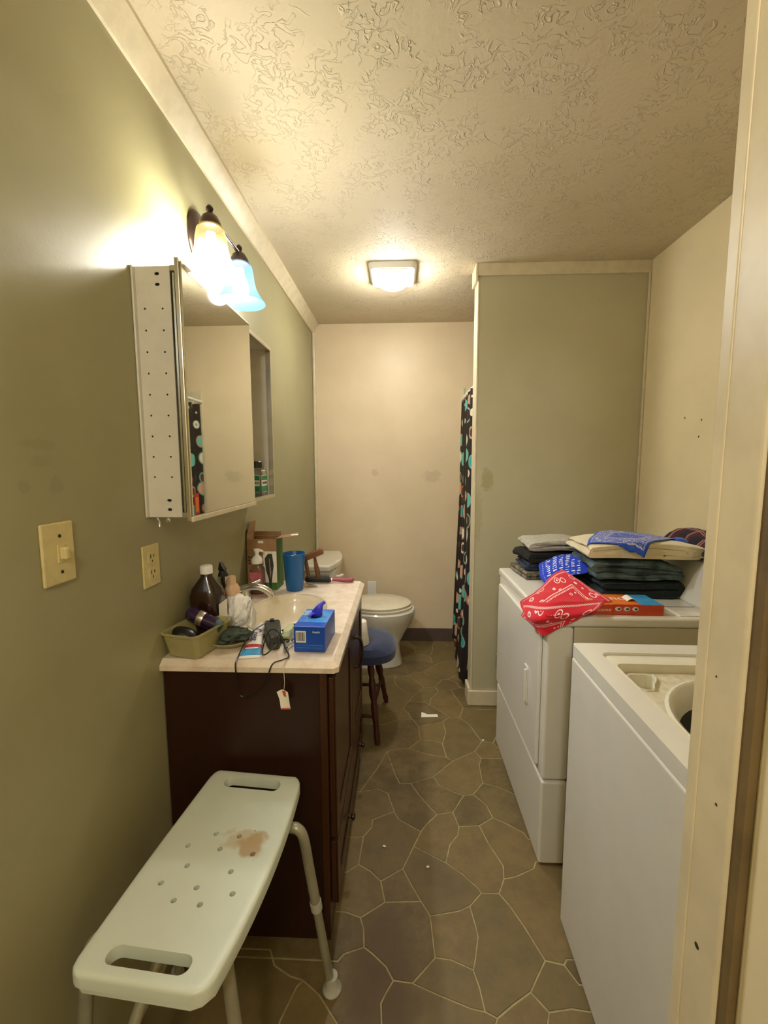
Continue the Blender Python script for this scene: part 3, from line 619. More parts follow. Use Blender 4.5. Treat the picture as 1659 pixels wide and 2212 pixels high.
for zc in (1.142, 1.100):
    f = obj('socket_face', prism(rrect(1.070, 1.104, zc - .016, zc + .016, .008), 0, .002, mx=Matrix(((0, 0, 1, WL + .005), (1, 0, 0, 0), (0, 1, 0, 0), (0, 0, 0, 1)))), 'outlet', ou)
    for (y, z, hh) in ((1.080, zc + .004, .005), (1.094, zc + .004, .004), (1.087, zc - .009, .003)):
        obj('slot', box(WL + .007, WL + .0076, y - .0014, y + .0014, z - hh, z + hh), 'dark_gap', f)
obj('screw', lathe([(0, 0), (.003, 0), (0, .001)], mx=place((WL + .005, 1.087, 1.121), (0, 1, 0), (0, 0, 1), (1, 0, 0)), n=10), 'alu', ou)
wp = root('wall_plate', (-.225, YF, .355), 'small blank white plate on the beige wall above the toilet seat', 'wall plate')
obj('plate', prism(rrect(-.262, -.192, .375, .478, .004), 0, .006, mx=Matrix(((1, 0, 0, 0), (0, 0, -1, YF), (0, 1, 0, 0), (0, 0, 0, 1)))), 'white', wp, bevel=.002)
obj('screw', lathe([(0, 0), (.003, 0), (0, .001)], mx=place((-.227, YF - .006, .426), (1, 0, 0), (0, 0, 1), (0, -1, 0)), n=10), 'alu', wp)

# ================================================================ toilet
tc = 2.93
to = root('toilet', (-.30, tc, .0016), 'white two piece toilet with closed oval seat at the far wall', 'toilet')
def loft(secs, bm=None, n=36, cap=True):
    bm = bm or B(); rs = []
    for (cx, cy, z, rx, ry, sq) in secs:
        rg = []
        for i in range(n):
            a = 2 * math.pi * i / n; c, s = math.cos(a), math.sin(a)
            rg.append(bm.verts.new((cx + rx * math.copysign(abs(c) ** sq, c), cy + ry * math.copysign(abs(s) ** sq, s), z)))
        rs.append(rg)
    for a, b in zip(rs, rs[1:]):
        for i in range(n): bm.faces.new((a[i], a[(i+1) % n], b[(i+1) % n], b[i]))
    if cap: bm.faces.new(rs[0][::-1]); bm.faces.new(rs[-1])
    return bm
bm = loft([(-.215, tc, .0016, .225, .125, .75), (-.215, tc, .05, .215, .115, .8), (-.205, tc, .14, .195, .10, .9), (-.175, tc, .22, .205, .115, 1), (-.15, tc, .29, .225, .150, 1), (-.14, tc, .345, .238, .178, 1), (-.14, tc, .385, .240, .185, 1), (-.14, tc, .395, .232, .178, 1)])
obj('bowl', bm, 'porcelain', to, smooth=True)
obj('pedestal_back', loft([(-.42, tc, .0016, .18, .11, .6), (-.42, tc, .30, .17, .11, .6), (-.44, tc, .394, .18, .17, .5)]), 'porcelain', to, smooth=True)
obj('seat', loft([(-.145, tc, .397, .222, .178, 1), (-.145, tc, .412, .225, .181, 1), (-.145, tc, .416, .218, .175, 1)]), 'seatlid', to, smooth=True)
obj('lid', loft([(-.150, tc, .4175, .218, .176, 1), (-.150, tc, .432, .221, .179, 1), (-.152, tc, .440, .205, .164, 1), (-.155, tc, .443, .10, .08, 1)]), 'seatlid', to, smooth=True)
obj('tank', loft([(-.54, tc, .395, .095, .205, .35), (-.54, tc, .44, .10, .215, .35), (-.54, tc, .70, .108, .232, .35)]), 'porcelain', to, smooth=True)
LID = [(-.655, tc - .245), (-.455, tc - .245)] + [(-.455 + .045 * math.sin(math.pi * i / 12), tc - .245 + .49 * i / 12) for i in range(1, 12)] + [(-.455, tc + .245), (-.655, tc + .245)]
obj('tank_lid', prism(LID, .701, .745), 'porcelain', to, bevel=.012, smooth=True, seg=3)
obj('flush_lever', tube([(-.425, tc - .16, .655), (-.405, tc - .16, .655), (-.398, tc - .12, .650), (-.398, tc - .08, .640)], [.008, .008, .010, .012], curve=4), 'white', to, smooth=True)

# ================================================================ shower curtain and tub
tb = root('bathtub', (.84, 2.885, .0016), 'white bathtub behind the patterned shower curtain', 'bathtub')
bm = holed(rrect(.492, XR - .002, 2.482, YF - .002, .01), [rrect(.56, XR - .07, 2.55, YF - .07, .10)[::-1]], .36, .40); obj('rim', bm, 'porcelain', tb, bevel=.006)
obj('apron', box(.495, .52, 2.49, YF - .004, .0016, .36), 'porcelain', tb); obj('tub_bottom', box(.52, XR - .01, 2.49, YF - .01, .05, .08), 'porcelain', tb)
sp = root('shower_surround', (.86, YF, .41), 'cream panel edge of the shower surround behind the curtain top', 'panel')
obj('panel', box(.448, XR - .002, YF - .012, YF - .0005, .402, 1.945), 'trim', sp, bevel=.006); obj('edge_strip', box(.442, .47, YF - .020, YF - .012, .402, 1.950), 'trim', sp, bevel=.005)
rod = obj('curtain_rod', tube([(.452, 2.481, 1.862), (.452, YF - .021, 1.862)], .011), 'white', label='white rod carrying the shower curtain', cat='rod', smooth=True)
cu = root('shower_curtain', (.40, 2.76, .06), 'dark brown shower curtain printed with teal and tan circles', 'curtain')
bm = B(); uvl = bm.loops.layers.uv.new('uv'); NU, NZ = 220, 50; V = []
for i in range(NU + 1):
    u = i / NU; row = []
    for j in range(NZ + 1):
        w = j / NZ; fl_ = (1 - w) ** 1.5; am = .018 + .011 * (1 - w)
        y = 2.505 + .70 * u; x = .456 - .028 * (1 - u) - .040 * fl_ + am * math.sin(u * 31 + .8 * math.sin(w * 5)) + .004 * math.sin(u * 60)
        zb = .030 + .040 * u + .012 * math.sin(u * 9)
        row.append(bm.verts.new((x, y + .012 * math.cos(u * 31), zb + (1.832 - zb) * w + (.006 * math.sin(u * 40) * (w > .98)))))
    V.append(row)
for i in range(NU):
    for j in range(NZ):
        f = bm.faces.new((V[i][j], V[i+1][j], V[i+1][j+1], V[i][j+1]))
        for lp, (a, b) in zip(f.loops, ((i, j), (i+1, j), (i+1, j+1), (i, j+1))): lp[uvl].uv = (a / NU * 8.5, b / NZ * 14.5)
obj('cloth', bm, 'curtain', cu, smooth=True)
for k in range(7):
    y = 2.52 + k * .10
    obj('ring', tube([(.452 + .017 * math.cos(a * math.pi / 6), y, 1.853 + .021 * math.sin(a * math.pi / 6)) for a in range(13)], .002, n=6), 'white', cu, smooth=True)

# ================================================================ stool
so = root('stool', (-.20, 2.19, .0016), 'low stool with padded navy seat and turned dark wood legs behind the vanity', 'stool')
sc_ = (-.195, 2.21)
obj('seat_cushion', loft([(sc_[0], sc_[1], .385, .150, .155, .7), (sc_[0], sc_[1], .395, .168, .172, .7), (sc_[0], sc_[1], .435, .172, .176, .7), (sc_[0], sc_[1], .462, .150, .155, .75), (sc_[0], sc_[1], .470, .10, .10, .9)]), 'blueseat', so, smooth=True)
feet = [(-.115, 2.00), (-.085, 2.395), (-.315, 2.395), (-.33, 2.03)]
for fx, fy in feet:
    a = Vector((sc_[0] + (fx - sc_[0]) * .45, sc_[1] + (fy - sc_[1]) * .40, .385)); b = Vector((fx, fy, .0016))
    ts = [0, .15, .22, .3, .42, .5, .56, .75, .86, .9, 1]; rs = [.015, .018, .013, .019, .021, .014, .018, .014, .013, .016, .013]
    obj('leg', tube([a + (b - a) * t for t in ts], rs, n=12), 'walnut', so, smooth=True)
def lp(i, t): f = feet[i]; a = Vector((sc_[0] + (f[0] - sc_[0]) * .45, sc_[1] + (f[1] - sc_[1]) * .40, .385)); return a + (Vector((f[0], f[1], 0)) - a) * t
for i, j, t in ((0, 1, .55), (2, 3, .55), (0, 3, .68), (1, 2, .68)):
    obj('stretcher', tube([lp(i, t), (lp(i, t) + lp(j, t)) / 2, lp(j, t)], [.007, .010, .007], n=10), 'walnut', so, smooth=True)
obj('paper_cup', lathe([(0, 0), (.048, 0), (.050, .004), (.036, .115), (.034, .118), (0, .118)], (-.212, 2.13, .4705)), 'paper', label='white upturned cup standing on the navy stool seat', cat='cup', smooth=True)

# ================================================================ vanity
va = root('vanity', (-.42, 1.525, .0016), 'dark espresso bathroom vanity with cream marble top and oval sink', 'vanity')
obj('side_panel', box(WL + .003, -.222, 1.112, 1.13, .0016, .8235), 'espresso', va, bevel=.001)
obj('side_panel', box(WL + .003, -.222, 1.918, 1.936, .0016, .8235), 'espresso', va)
obj('back_panel', box(WL + .003, WL + .012, 1.13, 1.918, .0016, .8235), 'espresso', va); obj('bottom_panel', box(WL + .012, -.222, 1.13, 1.918, .09, .105), 'espresso', va)
bm = box(-.222, -.203, 1.110, 1.155, .0016, .8235); box(-.222, -.203, 1.893, 1.938, .0016, .8235, bm); box(-.222, -.203, 1.155, 1.893, .785, .8235, bm); box(-.222, -.203, 1.155, 1.893, .285, .325, bm); box(-.222, -.203, 1.155, 1.893, .0016, .105, bm); box(-.222, -.203, 1.51, 1.54, .325, .785, bm)
obj('face_frame', bm, 'espresso_front', va, bevel=.001)
def front(name, y0, y1, z0, z1):
    d = obj(name, box(-.2025, -.186, y0, y1, z0, z1), 'espresso_front', va, bevel=.003)
    bm = box(-.186, -.181, y0, y0 + .05, z0, z1); box(-.186, -.181, y1 - .05, y1, z0, z1, bm); box(-.186, -.181, y0 + .05, y1 - .05, z1 - .05, z1, bm); box(-.186, -.181, y0 + .05, y1 - .05, z0, z0 + .05, bm)
    obj('moulding', bm, 'espresso_front', d, bevel=.002); return d
dA = front('door', 1.130, 1.520, .312, .795); dC = front('door', 1.530, 1.920, .312, .795); dw = front('drawer', 1.130, 1.920, .100, .298)
for d, y in ((dC, 1.60),):
    bm = tube([(-.181, y, .600), (-.160, y, .605), (-.150, y, .632), (-.150, y, .688), (-.160, y, .715), (-.181, y, .720)], [.007, .006, .0045, .0045, .006, .007], curve=4)
    for z in (.600, .720): lathe([(0, 0), (.013, 0), (.011, .003), (0, .004)], mx=place((-.181, y, z), (0, 1, 0), (0, 0, 1), (1, 0, 0)), bm=bm, n=14)
    obj('handle', bm, 'bronze', d, smooth=True)
for y in (1.345, 1.725):
    obj('knob', lathe([(0, 0), (.010, 0), (.006, .006), (.006, .012), (.013, .017), (.013, .022), (.008, .026), (0, .027)], mx=place((-.181, y, .19), (0, 1, 0), (0, 0, 1), (1, 0, 0)), n=18), 'bronze', dw, smooth=True)
# counter: chamfered slab with an oval hole
ex = (WL + .001, -.168, 1.098, 1.945); SK = (-.420, 1.512, .148, .218); NE = 48
hole = ell(SK[0], SK[1], SK[2], SK[3], NE)
bm = B()
lo = [(ex[0], ex[2]), (ex[1] - .012, ex[2]), (ex[1], ex[2] + .012), (ex[1], ex[3] - .012), (ex[1] - .012, ex[3]), (ex[0], ex[3])]
ti = .017; hi = [(ex[0], ex[2] + ti), (ex[1] - .022, ex[2] + ti), (ex[1] - ti, ex[2] + .022), (ex[1] - ti, ex[3] - .022), (ex[1] - .022, ex[3] - ti), (ex[0], ex[3] - ti)]
L0 = [bm.verts.new((x, y, .8237)) for x, y in lo]; L1 = [bm.verts.new((x, y, .838)) for x, y in lo]; L2 = [bm.verts.new((x, y, .852)) for x, y in hi]
for a, b in ((L0, L1), (L1, L2)):
    for i in range(6): bm.faces.new((a[i], a[(i+1) % 6], b[(i+1) % 6], b[i]))
hb = [bm.verts.new((x, y, .8237)) for x, y in hole]; ht = [bm.verts.new((x, y, .852)) for x, y in hole]
for ring, hl in ((L0, hb), (L2, ht)):
    es = [bm.edges.get((ring[i], ring[(i+1) % 6])) for i in range(6)] + [bm.edges.new((hl[i], hl[(i+1) % NE])) for i in range(NE)]
    bmesh.ops.triangle_fill(bm, use_beauty=True, edges=es, normal=(0, 0, 1))
for i in range(NE): bm.faces.new((hb[i], hb[(i+1) % NE], ht[(i+1) % NE], ht[i]))
ct = obj('countertop', bm, 'marble', va)
pf = [(.99, 0), (.985, -.006), (.955, -.012), (.93, -.030), (.86, -.075), (.70, -.115), (.45, -.135), (.12, -.142), (0, -.142)]
obj('sink_bowl', lathe([(r, z) for r, z in pf], mx=Matrix.Translation((SK[0], SK[1], .8515)) @ Matrix.Diagonal((SK[2], SK[3], 1, 1)), n=NE), 'sink', ct, smooth=True)
obj('sink_ledge', lathe([(1.03, .0006), (1.0, .0026), (.985, .001), (.99, -.006)], mx=Matrix.Translation((SK[0], SK[1], .8515)) @ Matrix.Diagonal((SK[2], SK[3], 1, 1)), n=NE), 'sink', ct, smooth=True)
obj('drain', lathe([(0, .003), (.020, .003), (.024, 0), (.024, -.003)], (SK[0], SK[1], .712)), 'chrome', ct, smooth=True)
fa = root('faucet', (-.605, 1.550, .8525), 'chrome faucet with curved spout and two lever handles behind the sink', 'faucet')
obj('base_plate', prism([(p[0], p[1]) for p in rrect(-.628, -.584, 1.462, 1.638, .02)], .8525, .866), 'chrome', fa, bevel=.005, smooth=True)
obj('spout', tube([(-.606, 1.550, .862), (-.604, 1.550, .905), (-.575, 1.552, .928), (-.53, 1.553, .930), (-.495, 1.555, .912), (-.483, 1.556, .893)], [.018, .015, .0135, .013, .013, .013], curve=6, n=16), 'chrome', fa, smooth=True)
for y, dx in ((1.487, 0), (1.617, 0)):
    bm = lathe([(0, 0), (.020, 0), (.020, .010), (.014, .022), (.013, .036), (.017, .040), (.012, .048), (0, .050)], (-.606, y, .866)); tube([(-.606, y, .910), (-.585, y + (.012 if y > 1.55 else -.012), .922), (-.555, y + (.024 if y > 1.55 else -.024), .934)], [.006, .0065, .008], bm=bm, n=10)
    obj('lever_handle', bm, 'chrome', fa, smooth=True)
ZC = .8525

# ================================================================ things on the countertop
px = root('peroxide_bottle', (-.603, 1.285, ZC), 'dark brown bottle with ribbed white cap in the corner by the wall', 'bottle')
obj('body', loft([(-.603, 1.285, ZC, .044, .040, .6), (-.603, 1.285, ZC + .006, .047, .043, .6), (-.603, 1.285, .985, .047, .043, .6), (-.603, 1.285, 1.005, .042, .038, .7), (-.603, 1.285, 1.040, .018, .018, 1), (-.603, 1.285, 1.054, .016, .016, 1)]), 'peroxide', px, smooth=True)
bm = B()
for k in range(2): lathe([(.0, 1.050), (.0185, 1.050), (.0185, 1.072), (.016, 1.075), (0, 1.075)], (-.603, 1.285, 0), bm=bm, n=24) if k == 0 else None
obj('cap', bm, 'white', px, smooth=True)
obj('label', box(-.5555, -.5548, 1.255, 1.315, .885, .96), 'paper', px)
bz = root('electric_razor', (-.600, 1.405, ZC), 'black and chrome razor standing behind the brown bottle', 'razor')
obj('body', loft([(-.600, 1.405, ZC, .016, .016, .8), (-.600, 1.405, .93, .019, .018, .8), (-.602, 1.405, 1.01, .017, .017, .8), (-.604, 1.405, 1.03, .010, .014, 1)]), 'blackmat', bz, smooth=True)
obj('chrome_band', loft([(-.598, 1.405, .98, .021, .020, .8), (-.598, 1.405, 1.012, .020, .019, .8)]), 'chrome', bz, smooth=True)
obj('head', prism([(-.616, 1.395), (-.590, 1.395), (-.590, 1.415), (-.616, 1.415)], 1.031, 1.058, top=[(-.612, 1.398), (-.606, 1.398), (-.606, 1.412), (-.612, 1.412)]), 'black', bz, bevel=.002)
fp = root('foam_soap_bottle', (-.560, 1.375, ZC), 'small foam pump bottle with peach cap beside the brown bottle', 'bottle')
obj('body', lathe([(0, 0), (.024, 0), (.026, .006), (.026, .092), (.020, .104), (0, .104)], (-.560, 1.375, ZC)), 'paper', fp, smooth=True)
obj('peach_collar', lathe([(0, 0), (.024, 0), (.024, .020), (.016, .034), (0, .034)], (-.560, 1.375, .957)), 'peach', fp, smooth=True)
obj('pump_head', lathe([(0, 0), (.012, 0), (.012, .024), (.010, .028), (0, .028)], (-.560, 1.375, .990)), 'peach', fp, smooth=True); obj('nozzle', tube([(-.560, 1.375, 1.012), (-.578, 1.372, 1.012)], [.006, .004]), 'peach', fp, smooth=True)
# cardboard box
cb = root('cardboard_box', (-.590, 1.83, ZC), 'open cardboard box printed with a hair trimmer, behind the sink', 'box')
obj('front_wall', box(-.654, -.527, 1.775, 1.778, ZC, 1.072), 'card', cb); obj('right_wall', box(-.530, -.527, 1.778, 1.872, ZC, 1.072), 'greenprint', cb, label='green printed side')
obj('left_wall', box(-.654, -.651, 1.778, 1.872, ZC, 1.085), 'card', cb); obj('back_wall', box(-.654, -.527, 1.869, 1.872, ZC, 1.072), 'card', cb); obj('bottom', box(-.651, -.530, 1.778, 1.869, ZC, ZC + .003), 'card', cb)
obj('left_flap', prism([(1.778, 0), (1.872, 0), (1.868, .055), (1.80, .058), (1.785, .034)], 0, .002, mx=Matrix(((0, .18, 1, -.6545), (1, 0, 0, 0), (0, 1, 0, 1.0855), (0, 0, 0, 1)))), 'card', cb)
obj('back_flap', box(-.650, -.532, 1.868, 1.871, 1.073, 1.092), 'card', cb)
obj('right_flap', box(0, .075, 0, .09, 0, .002, mx=RX((-.528, 1.78, 1.0735), ry=-8)), 'card', cb); obj('torn_tab', box(0, .03, 0, .03, 0, .0015, mx=RX((-.470, 1.80, 1.083), ry=-4, rz=10)), 'paper', cb)
obj('white_panel', box(-.585, -.5275, 1.7741, 1.7750, ZC, 1.02), 'paper', cb); obj('green_corner', box(-.588, -.5275, 1.7735, 1.7741, ZC, .885), 'greenprint', cb)
obj('trimmer_picture', prism([(-.578, .99), (-.563, 1.01), (-.546, 1.01), (-.540, .96), (-.549, .90), (-.553, .86), (-.559, .86), (-.563, .90), (-.574, .94)], 0, .0006, mx=Matrix(((1, 0, 0, 0), (0, 0, 1, 1.7728), (0, 1, 0, 0), (0, 0, 0, 1)))), 'charcoal', cb)
obj('picture_highlight', prism([(-.560, .99), (-.556, .99), (-.551, .93), (-.556, .90)], 0, .0004, mx=Matrix(((1, 0, 0, 0), (0, 0, 1, 1.7722), (0, 1, 0, 0), (0, 0, 0, 1)))), 'alu', cb)
for i in range(2):
    for j in range(3): obj('printed_square', box(-.648 + i * .012, -.640 + i * .012, 1.7742, 1.7748, .990 - j * .013, .998 - j * .013), 'charcoal', cb)
obj('torn_slot', box(-.605, -.582, 1.7742, 1.7748, 1.055, 1.066), 'paper', cb)
ps = root('hand_soap_bottle', (-.598, 1.735, ZC), 'clear pump soap bottle with pink label in front of the cardboard box', 'bottle')
obj('body', loft([(-.598, 1.735, ZC, .029, .022, .6), (-.598, 1.735, .955, .029, .022, .6), (-.598, 1.735, .972, .020, .018, .8), (-.598, 1.735, .980, .014, .014, 1)]), 'clear', ps, smooth=True)
obj('liquid', loft([(-.598, 1.735, ZC + .002, .026, .019, .6), (-.598, 1.735, .94, .026, .019, .6)]), 'soapliquid', ps, smooth=True)
lb = obj('label', prism([(-.622, .868), (-.574, .868), (-.574, .945), (-.622, .945)], 0, .0008, mx=Matrix(((1, 0, 0, 0), (0, 0, 1, 1.7115), (0, 1, 0, 0), (0, 0, 0, 1)))), mat('pink_label', 'cc6d78', .4, var=.2, nscale=60), ps)
obj('label_foot', box(-.622, -.574, 1.7105, 1.7114, .868, .895), mat('violet_label', '5b3a78', .4), ps)
obj('pump', lathe([(0, 0), (.022, 0), (.023, .014), (.018, .026), (.010, .032), (.007, .040), (.011, .052), (.012, .060), (0, .061)], (-.598, 1.735, .978)), 'white', ps, smooth=True); obj('nozzle', tube([(-.598, 1.735, 1.030), (-.578, 1.733, 1.032), (-.570, 1.732, 1.028)], [.006, .005, .004]), 'white', ps, smooth=True)
cp = root('blue_cup', (-.455, 1.785, ZC), 'tall blue plastic cup on the counter behind the sink', 'cup')
obj('wall', lathe([(.0, .003), (.0, 0), (.033, 0), (.036, .004), (.047, .155), (.0485, .158), (.0465, .160), (.044, .155), (.033, .008), (0, .008)], (-.455, 1.785, ZC), n=40), 'cup', cp, smooth=True)
tt = obj('toothbrush', tube([(-.44, 1.78, .865), (-.450, 1.79, .95), (-.455, 1.80, 1.005)], [.004, .0045, .005], n=8, curve=3), 'palegreen', label='pale green toothbrush end showing inside the blue cup', cat='toothbrush', smooth=True)
# wooden brush and hair brush
wb = root('wooden_brush', (-.405, 1.885, ZC), 'brown wooden handled brush propped up behind the blue cup', 'brush')
obj('head', prism(rrect(-.055, .045, -.014, .014, .010), -.014, .014, mx=RX((-.392, 1.89, .984), ry=-22)), 'brownwood', wb, bevel=.007, smooth=True, seg=3)
obj('neck', tube([(-.388, 1.89, .972), (-.384, 1.89, .945), (-.379, 1.89, .915), (-.372, 1.89, .880), (-.366, 1.89, .862)], [.006, .008, .012, .010, .009], curve=4), 'brownwood', wb, smooth=True)
obj('arm', tube([(-.430, 1.89, .965), (-.425, 1.89, .93), (-.418, 1.89, .885), (-.41, 1.89, .864)], [.006, .009, .008, .009], curve=4), 'brownwood', wb, smooth=True)
hb_ = root('hair_brush', (-.33, 1.893, ZC), 'round bristle hair brush with dusty pink handle at the counter far corner', 'brush')
obj('barrel', tube([(-.432, 1.892, .869), (-.425, 1.892, .869), (-.325, 1.893, .868), (-.312, 1.893, .868)], [.010, .0135, .0135, .009]), 'blackmat', hb_, smooth=True)
bm = B()
for i in range(22):
    for k in range(12):
        a = k / 12 * 2 * math.pi + i * .26; x = -.428 + i * .0049; c, s = math.cos(a), math.sin(a)
        if s < -.62: continue
        tube([(x, 1.892 + .012 * c, .8685 + .012 * s), (x, 1.892 + .026 * c, .8685 + .026 * s)], [.0007, .0005], n=3, bm=bm)
o = obj('bristles', bm, 'charcoal', hb_, kind='stuff')
obj('handle', tube([(-.312, 1.893, .868), (-.29, 1.894, .868), (-.26, 1.896, .866), (-.222, 1.899, .865), (-.214, 1.8995, .864)], [.009, .0095, .0105, .011, .006], curve=4), 'maroon', hb_, smooth=True)
obj('ferrule', tube([(-.315, 1.893, .868), (-.309, 1.893, .868)], .0102), 'alu', hb_, smooth=True)
nc = root('tweezers', (-.385, 1.82, ZC), 'silver tweezers lying beside the blue cup', 'tweezers')
for s_ in (-1, 1): obj('arm', tube([(-.412, 1.838, ZC + .006), (-.385, 1.826 + .004 * s_, ZC + .007), (-.360, 1.808, ZC + .006)], [.005, .0045, .002], n=8, flat=.4, curve=3), 'chrome', nc, smooth=True)
# plastic tub with a can and a dark shaver
pt = root('plastic_tub', (-.585, 1.165, ZC), 'yellowed clear plastic food tub at the near left corner of the counter', 'tub')
def rr3(x0, x1, y0, y1, r, z): return [(p[0], p[1], z) for p in rrect(x0, x1, y0, y1, r, 5)]
mt = RX((-.587, 1.178, 0), rz=-14)
bm = B(); rgs = []
for (hx_, hy, z, r) in ((.046, .060, ZC, .012), (.050, .066, ZC + .004, .016), (.058, .080, .918, .020), (.064, .086, .921, .022), (.064, .086, .925, .022), (.056, .078, .924, .020), (.047, .062, ZC + .006, .014)):
    rgs.append([bm.verts.new(mt @ Vector(p)) for p in rr3(-hx_, hx_, -hy, hy, r, z)])
for a, b in zip(rgs, rgs[1:]):
    n = len(a)
    for i in range(n): bm.faces.new((a[i], a[(i+1) % n], b[(i+1) % n], b[i]))
bm.faces.new(rgs[0][::-1]); bm.faces.new(rgs[-1]); obj('body', bm, 'tubplastic', pt, smooth=True)
pc = root('hairspray_can', (-.600, 1.20, .89), 'shiny dark purple spray can with silver band lying in the plastic tub', 'can')
mc_ = place((-.628, 1.205, .952), (0, 1, 0), (.35, 0, .94), (.94, -.10, -.36))
obj('body', lathe([(0, 0), (.014, 0), (.019, .004), (.021, .012), (.021, .095), (0, .095)], mx=mc_), 'purple', pc, smooth=True)
obj('silver_band', lathe([(.0212, .036), (.0216, .037), (.0216, .054), (.0212, .055)], mx=mc_), 'alu', pc, smooth=True); obj('cap', lathe([(.0, .094), (.019, .094), (.017, .112), (0, .114)], mx=mc_), 'jeans', pc, smooth=True)
obj('black_shaver', blob((-.607, 1.150, .905), (.040, .026, .020), 3, .08, 1.5, 3, rot=Matrix.Rotation(.4, 3, 'Y')), 'black', label='rounded glossy black gadget lying in the plastic tub', cat='shaver', smooth=True)
# dish with rag and crumpled bag
sd = root('glass_dish', (-.520, 1.22, ZC), 'shallow oval clear dish beside the plastic tub', 'dish')
obj('bowl', lathe([(0, 0), (.035, 0), (.045, .003), (.066, .016), (.070, .019), (.066, .020), (.044, .007), (0, .005)], mx=RX((-.503, 1.215, ZC), rz=20), sx=1.0, sy=.82), 'tubplastic', sd, smooth=True)
obj('green_rag', blob((-.503, 1.218, .881), (.052, .042, .017), 11, .5, 3.0, 4), 'darkgreen', label='crumpled dark green and black rag in the clear dish', cat='rag', smooth=True)
obj('crumpled_bag', blob((-.498, 1.27, .938), (.032, .028, .049), 21, .32, 3.2, 4, rot=Matrix.Rotation(.2, 3, 'Y')), 'tissue', label='crumpled white plastic bag standing on the dish', cat='bag', smooth=True)
obj('clear_wrapper', patch([[(-.490, 1.29, .955), (-.465, 1.285, .950), (-.452, 1.285, .925)], [(-.492, 1.275, .93), (-.462, 1.27, .92), (-.448, 1.27, .90)], [(-.488, 1.26, .905), (-.465, 1.255, .890), (-.452, 1.255, .883)]], 6, .003, 40), mat('clear_film', 'e4e2d8', .25, var=0, trans=.5), label='thin translucent wrapper leaning against the white bag', cat='wrapper', smooth=True, solid=.0008)
# toothpaste
tp = root('toothpaste_tube', (-.42, 1.21, ZC), 'flattened white, red and blue toothpaste tube at the counter front edge', 'toothpaste')
tx = Vector((.042, -.24, 0)).normalized(); ty = Vector((-tx.y, tx.x, 0)); m0 = place((-.455, 1.335, ZC), tx, ty, (0, 0, 1))
def tsec(x, w, h): return (x, w, h)
def tubebody(secs, n=20):
    bm = B(); rs = []
    for x, w, h in secs: rs.append([bm.verts.new(m0 @ Vector((x, w * math.cos(2*math.pi*k/n), h * (1 + math.sin(2*math.pi*k/n)) + .0003))) for k in range(n)])
    for a, b in zip(rs, rs[1:]):
        for k in range(n): bm.faces.new((a[k], a[(k+1) % n], b[(k+1) % n], b[k]))
    bm.faces.new(rs[0][::-1]); bm.faces.new(rs[-1]); return bm
obj('body', tubebody([(.03, .015, .013), (.05, .018, .013), (.10, .021, .011), (.135, .0235, .008), (.150, .0245, .0062)]), 'white', tp, smooth=True)
obj('red_band', tubebody([(.148, .0245, .0064), (.166, .0255, .0056)]), 'red', tp, smooth=True); obj('blue_end', tubebody([(.166, .0255, .0056), (.20, .0275, .0035), (.205, .028, .003)]), 'skyblue', tp, smooth=True)
obj('crimp', tubebody([(.205, .028, .002), (.218, .029, .0012)]), 'white', tp)
obj('cap', tubebody([(0, .012, .011), (.03, .012, .011)]), 'white', tp, smooth=True)
text('lettering', 'Crest', .034, m0 @ RX((.108, 0, .0250), ry=5), 'navyprint', tp)
obj('red_dot', lathe([(0, 0), (.004, 0), (.004, .0005), (0, .0005)], mx=m0 @ RX((.075, .012, .0245))), 'red', tp); obj('crimp_mark', box(.207, .214, -.003, .003, .0028, .0032, mx=m0), 'navyprint', tp)
obj('seal_highlight', box(.170, .176, -.018, .018, .0105, .0112, mx=m0), 'white', tp)
# hair trimmer with cord
ht_ = root('hair_trimmer', (-.385, 1.23, ZC), 'dark grey corded hair trimmer lying between toothpaste and glove box', 'trimmer')
hx2 = Vector((.052, -.155, 0)).normalized(); hy2 = Vector((-hx2.y, hx2.x, 0)); mh = place((-.412, 1.318, ZC), hx2, hy2, (0, 0, 1))
obj('body', prism([(0, -.022), (.012, -.026), (.07, -.026), (.13, -.019), (.150, -.014), (.150, .014), (.13, .019), (.07, .026), (.012, .026), (0, .022)], .0005, .040, mx=mh, top=[(.004, -.020), (.014, -.024), (.07, -.023), (.128, -.015), (.146, -.010), (.146, .010), (.128, .015), (.07, .023), (.014, .024), (.004, .020)]), 'charcoal', ht_, bevel=.004, smooth=True)
obj('switch', box(.008, .020, -.007, .007, .040, .046, mx=mh), 'black', ht_, bevel=.002); obj('blade', box(-.006, .004, -.019, .019, .006, .028, mx=mh), 'alu', ht_, bevel=.001)
obj('cord', tube([mh @ Vector((.150, 0, .02)), (-.352, 1.150, .878), (-.375, 1.125, .862), (-.395, 1.165, .858), (-.385, 1.20, .900), (-.355, 1.19, .902), (-.325, 1.15, .872), (-.308, 1.125, .858), (-.322, 1.105, .857), (-.345, 1.092, .850), (-.365, 1.086, .800), (-.400, 1.088, .765), (-.432, 1.090, .760), (-.440, 1.092, .790), (-.444, 1.088, .845), (-.448, 1.12, .858), (-.440, 1.20, .892), (-.415, 1.27, .900)], .0019, n=8, curve=6), 'black', ht_, smooth=True)
obj('cord_loop', tube([(-.37, 1.33, .858), (-.345, 1.335, .870), (-.34, 1.31, .875), (-.36, 1.29, .872), (-.375, 1.30, .862)], .0028, n=8, curve=5), 'black', ht_, smooth=True)
yl = root('shaver_head', (-.352, 1.29, ZC), 'pale green plastic oval handle lying behind the scissors', 'plastic handle')
obj('body', loft([(-.350, 1.285, ZC + .0003, .016, .042, .8), (-.350, 1.285, ZC + .015, .018, .046, .8), (-.350, 1.285, ZC + .026, .012, .036, .9)]), 'palegreen', yl, smooth=True)
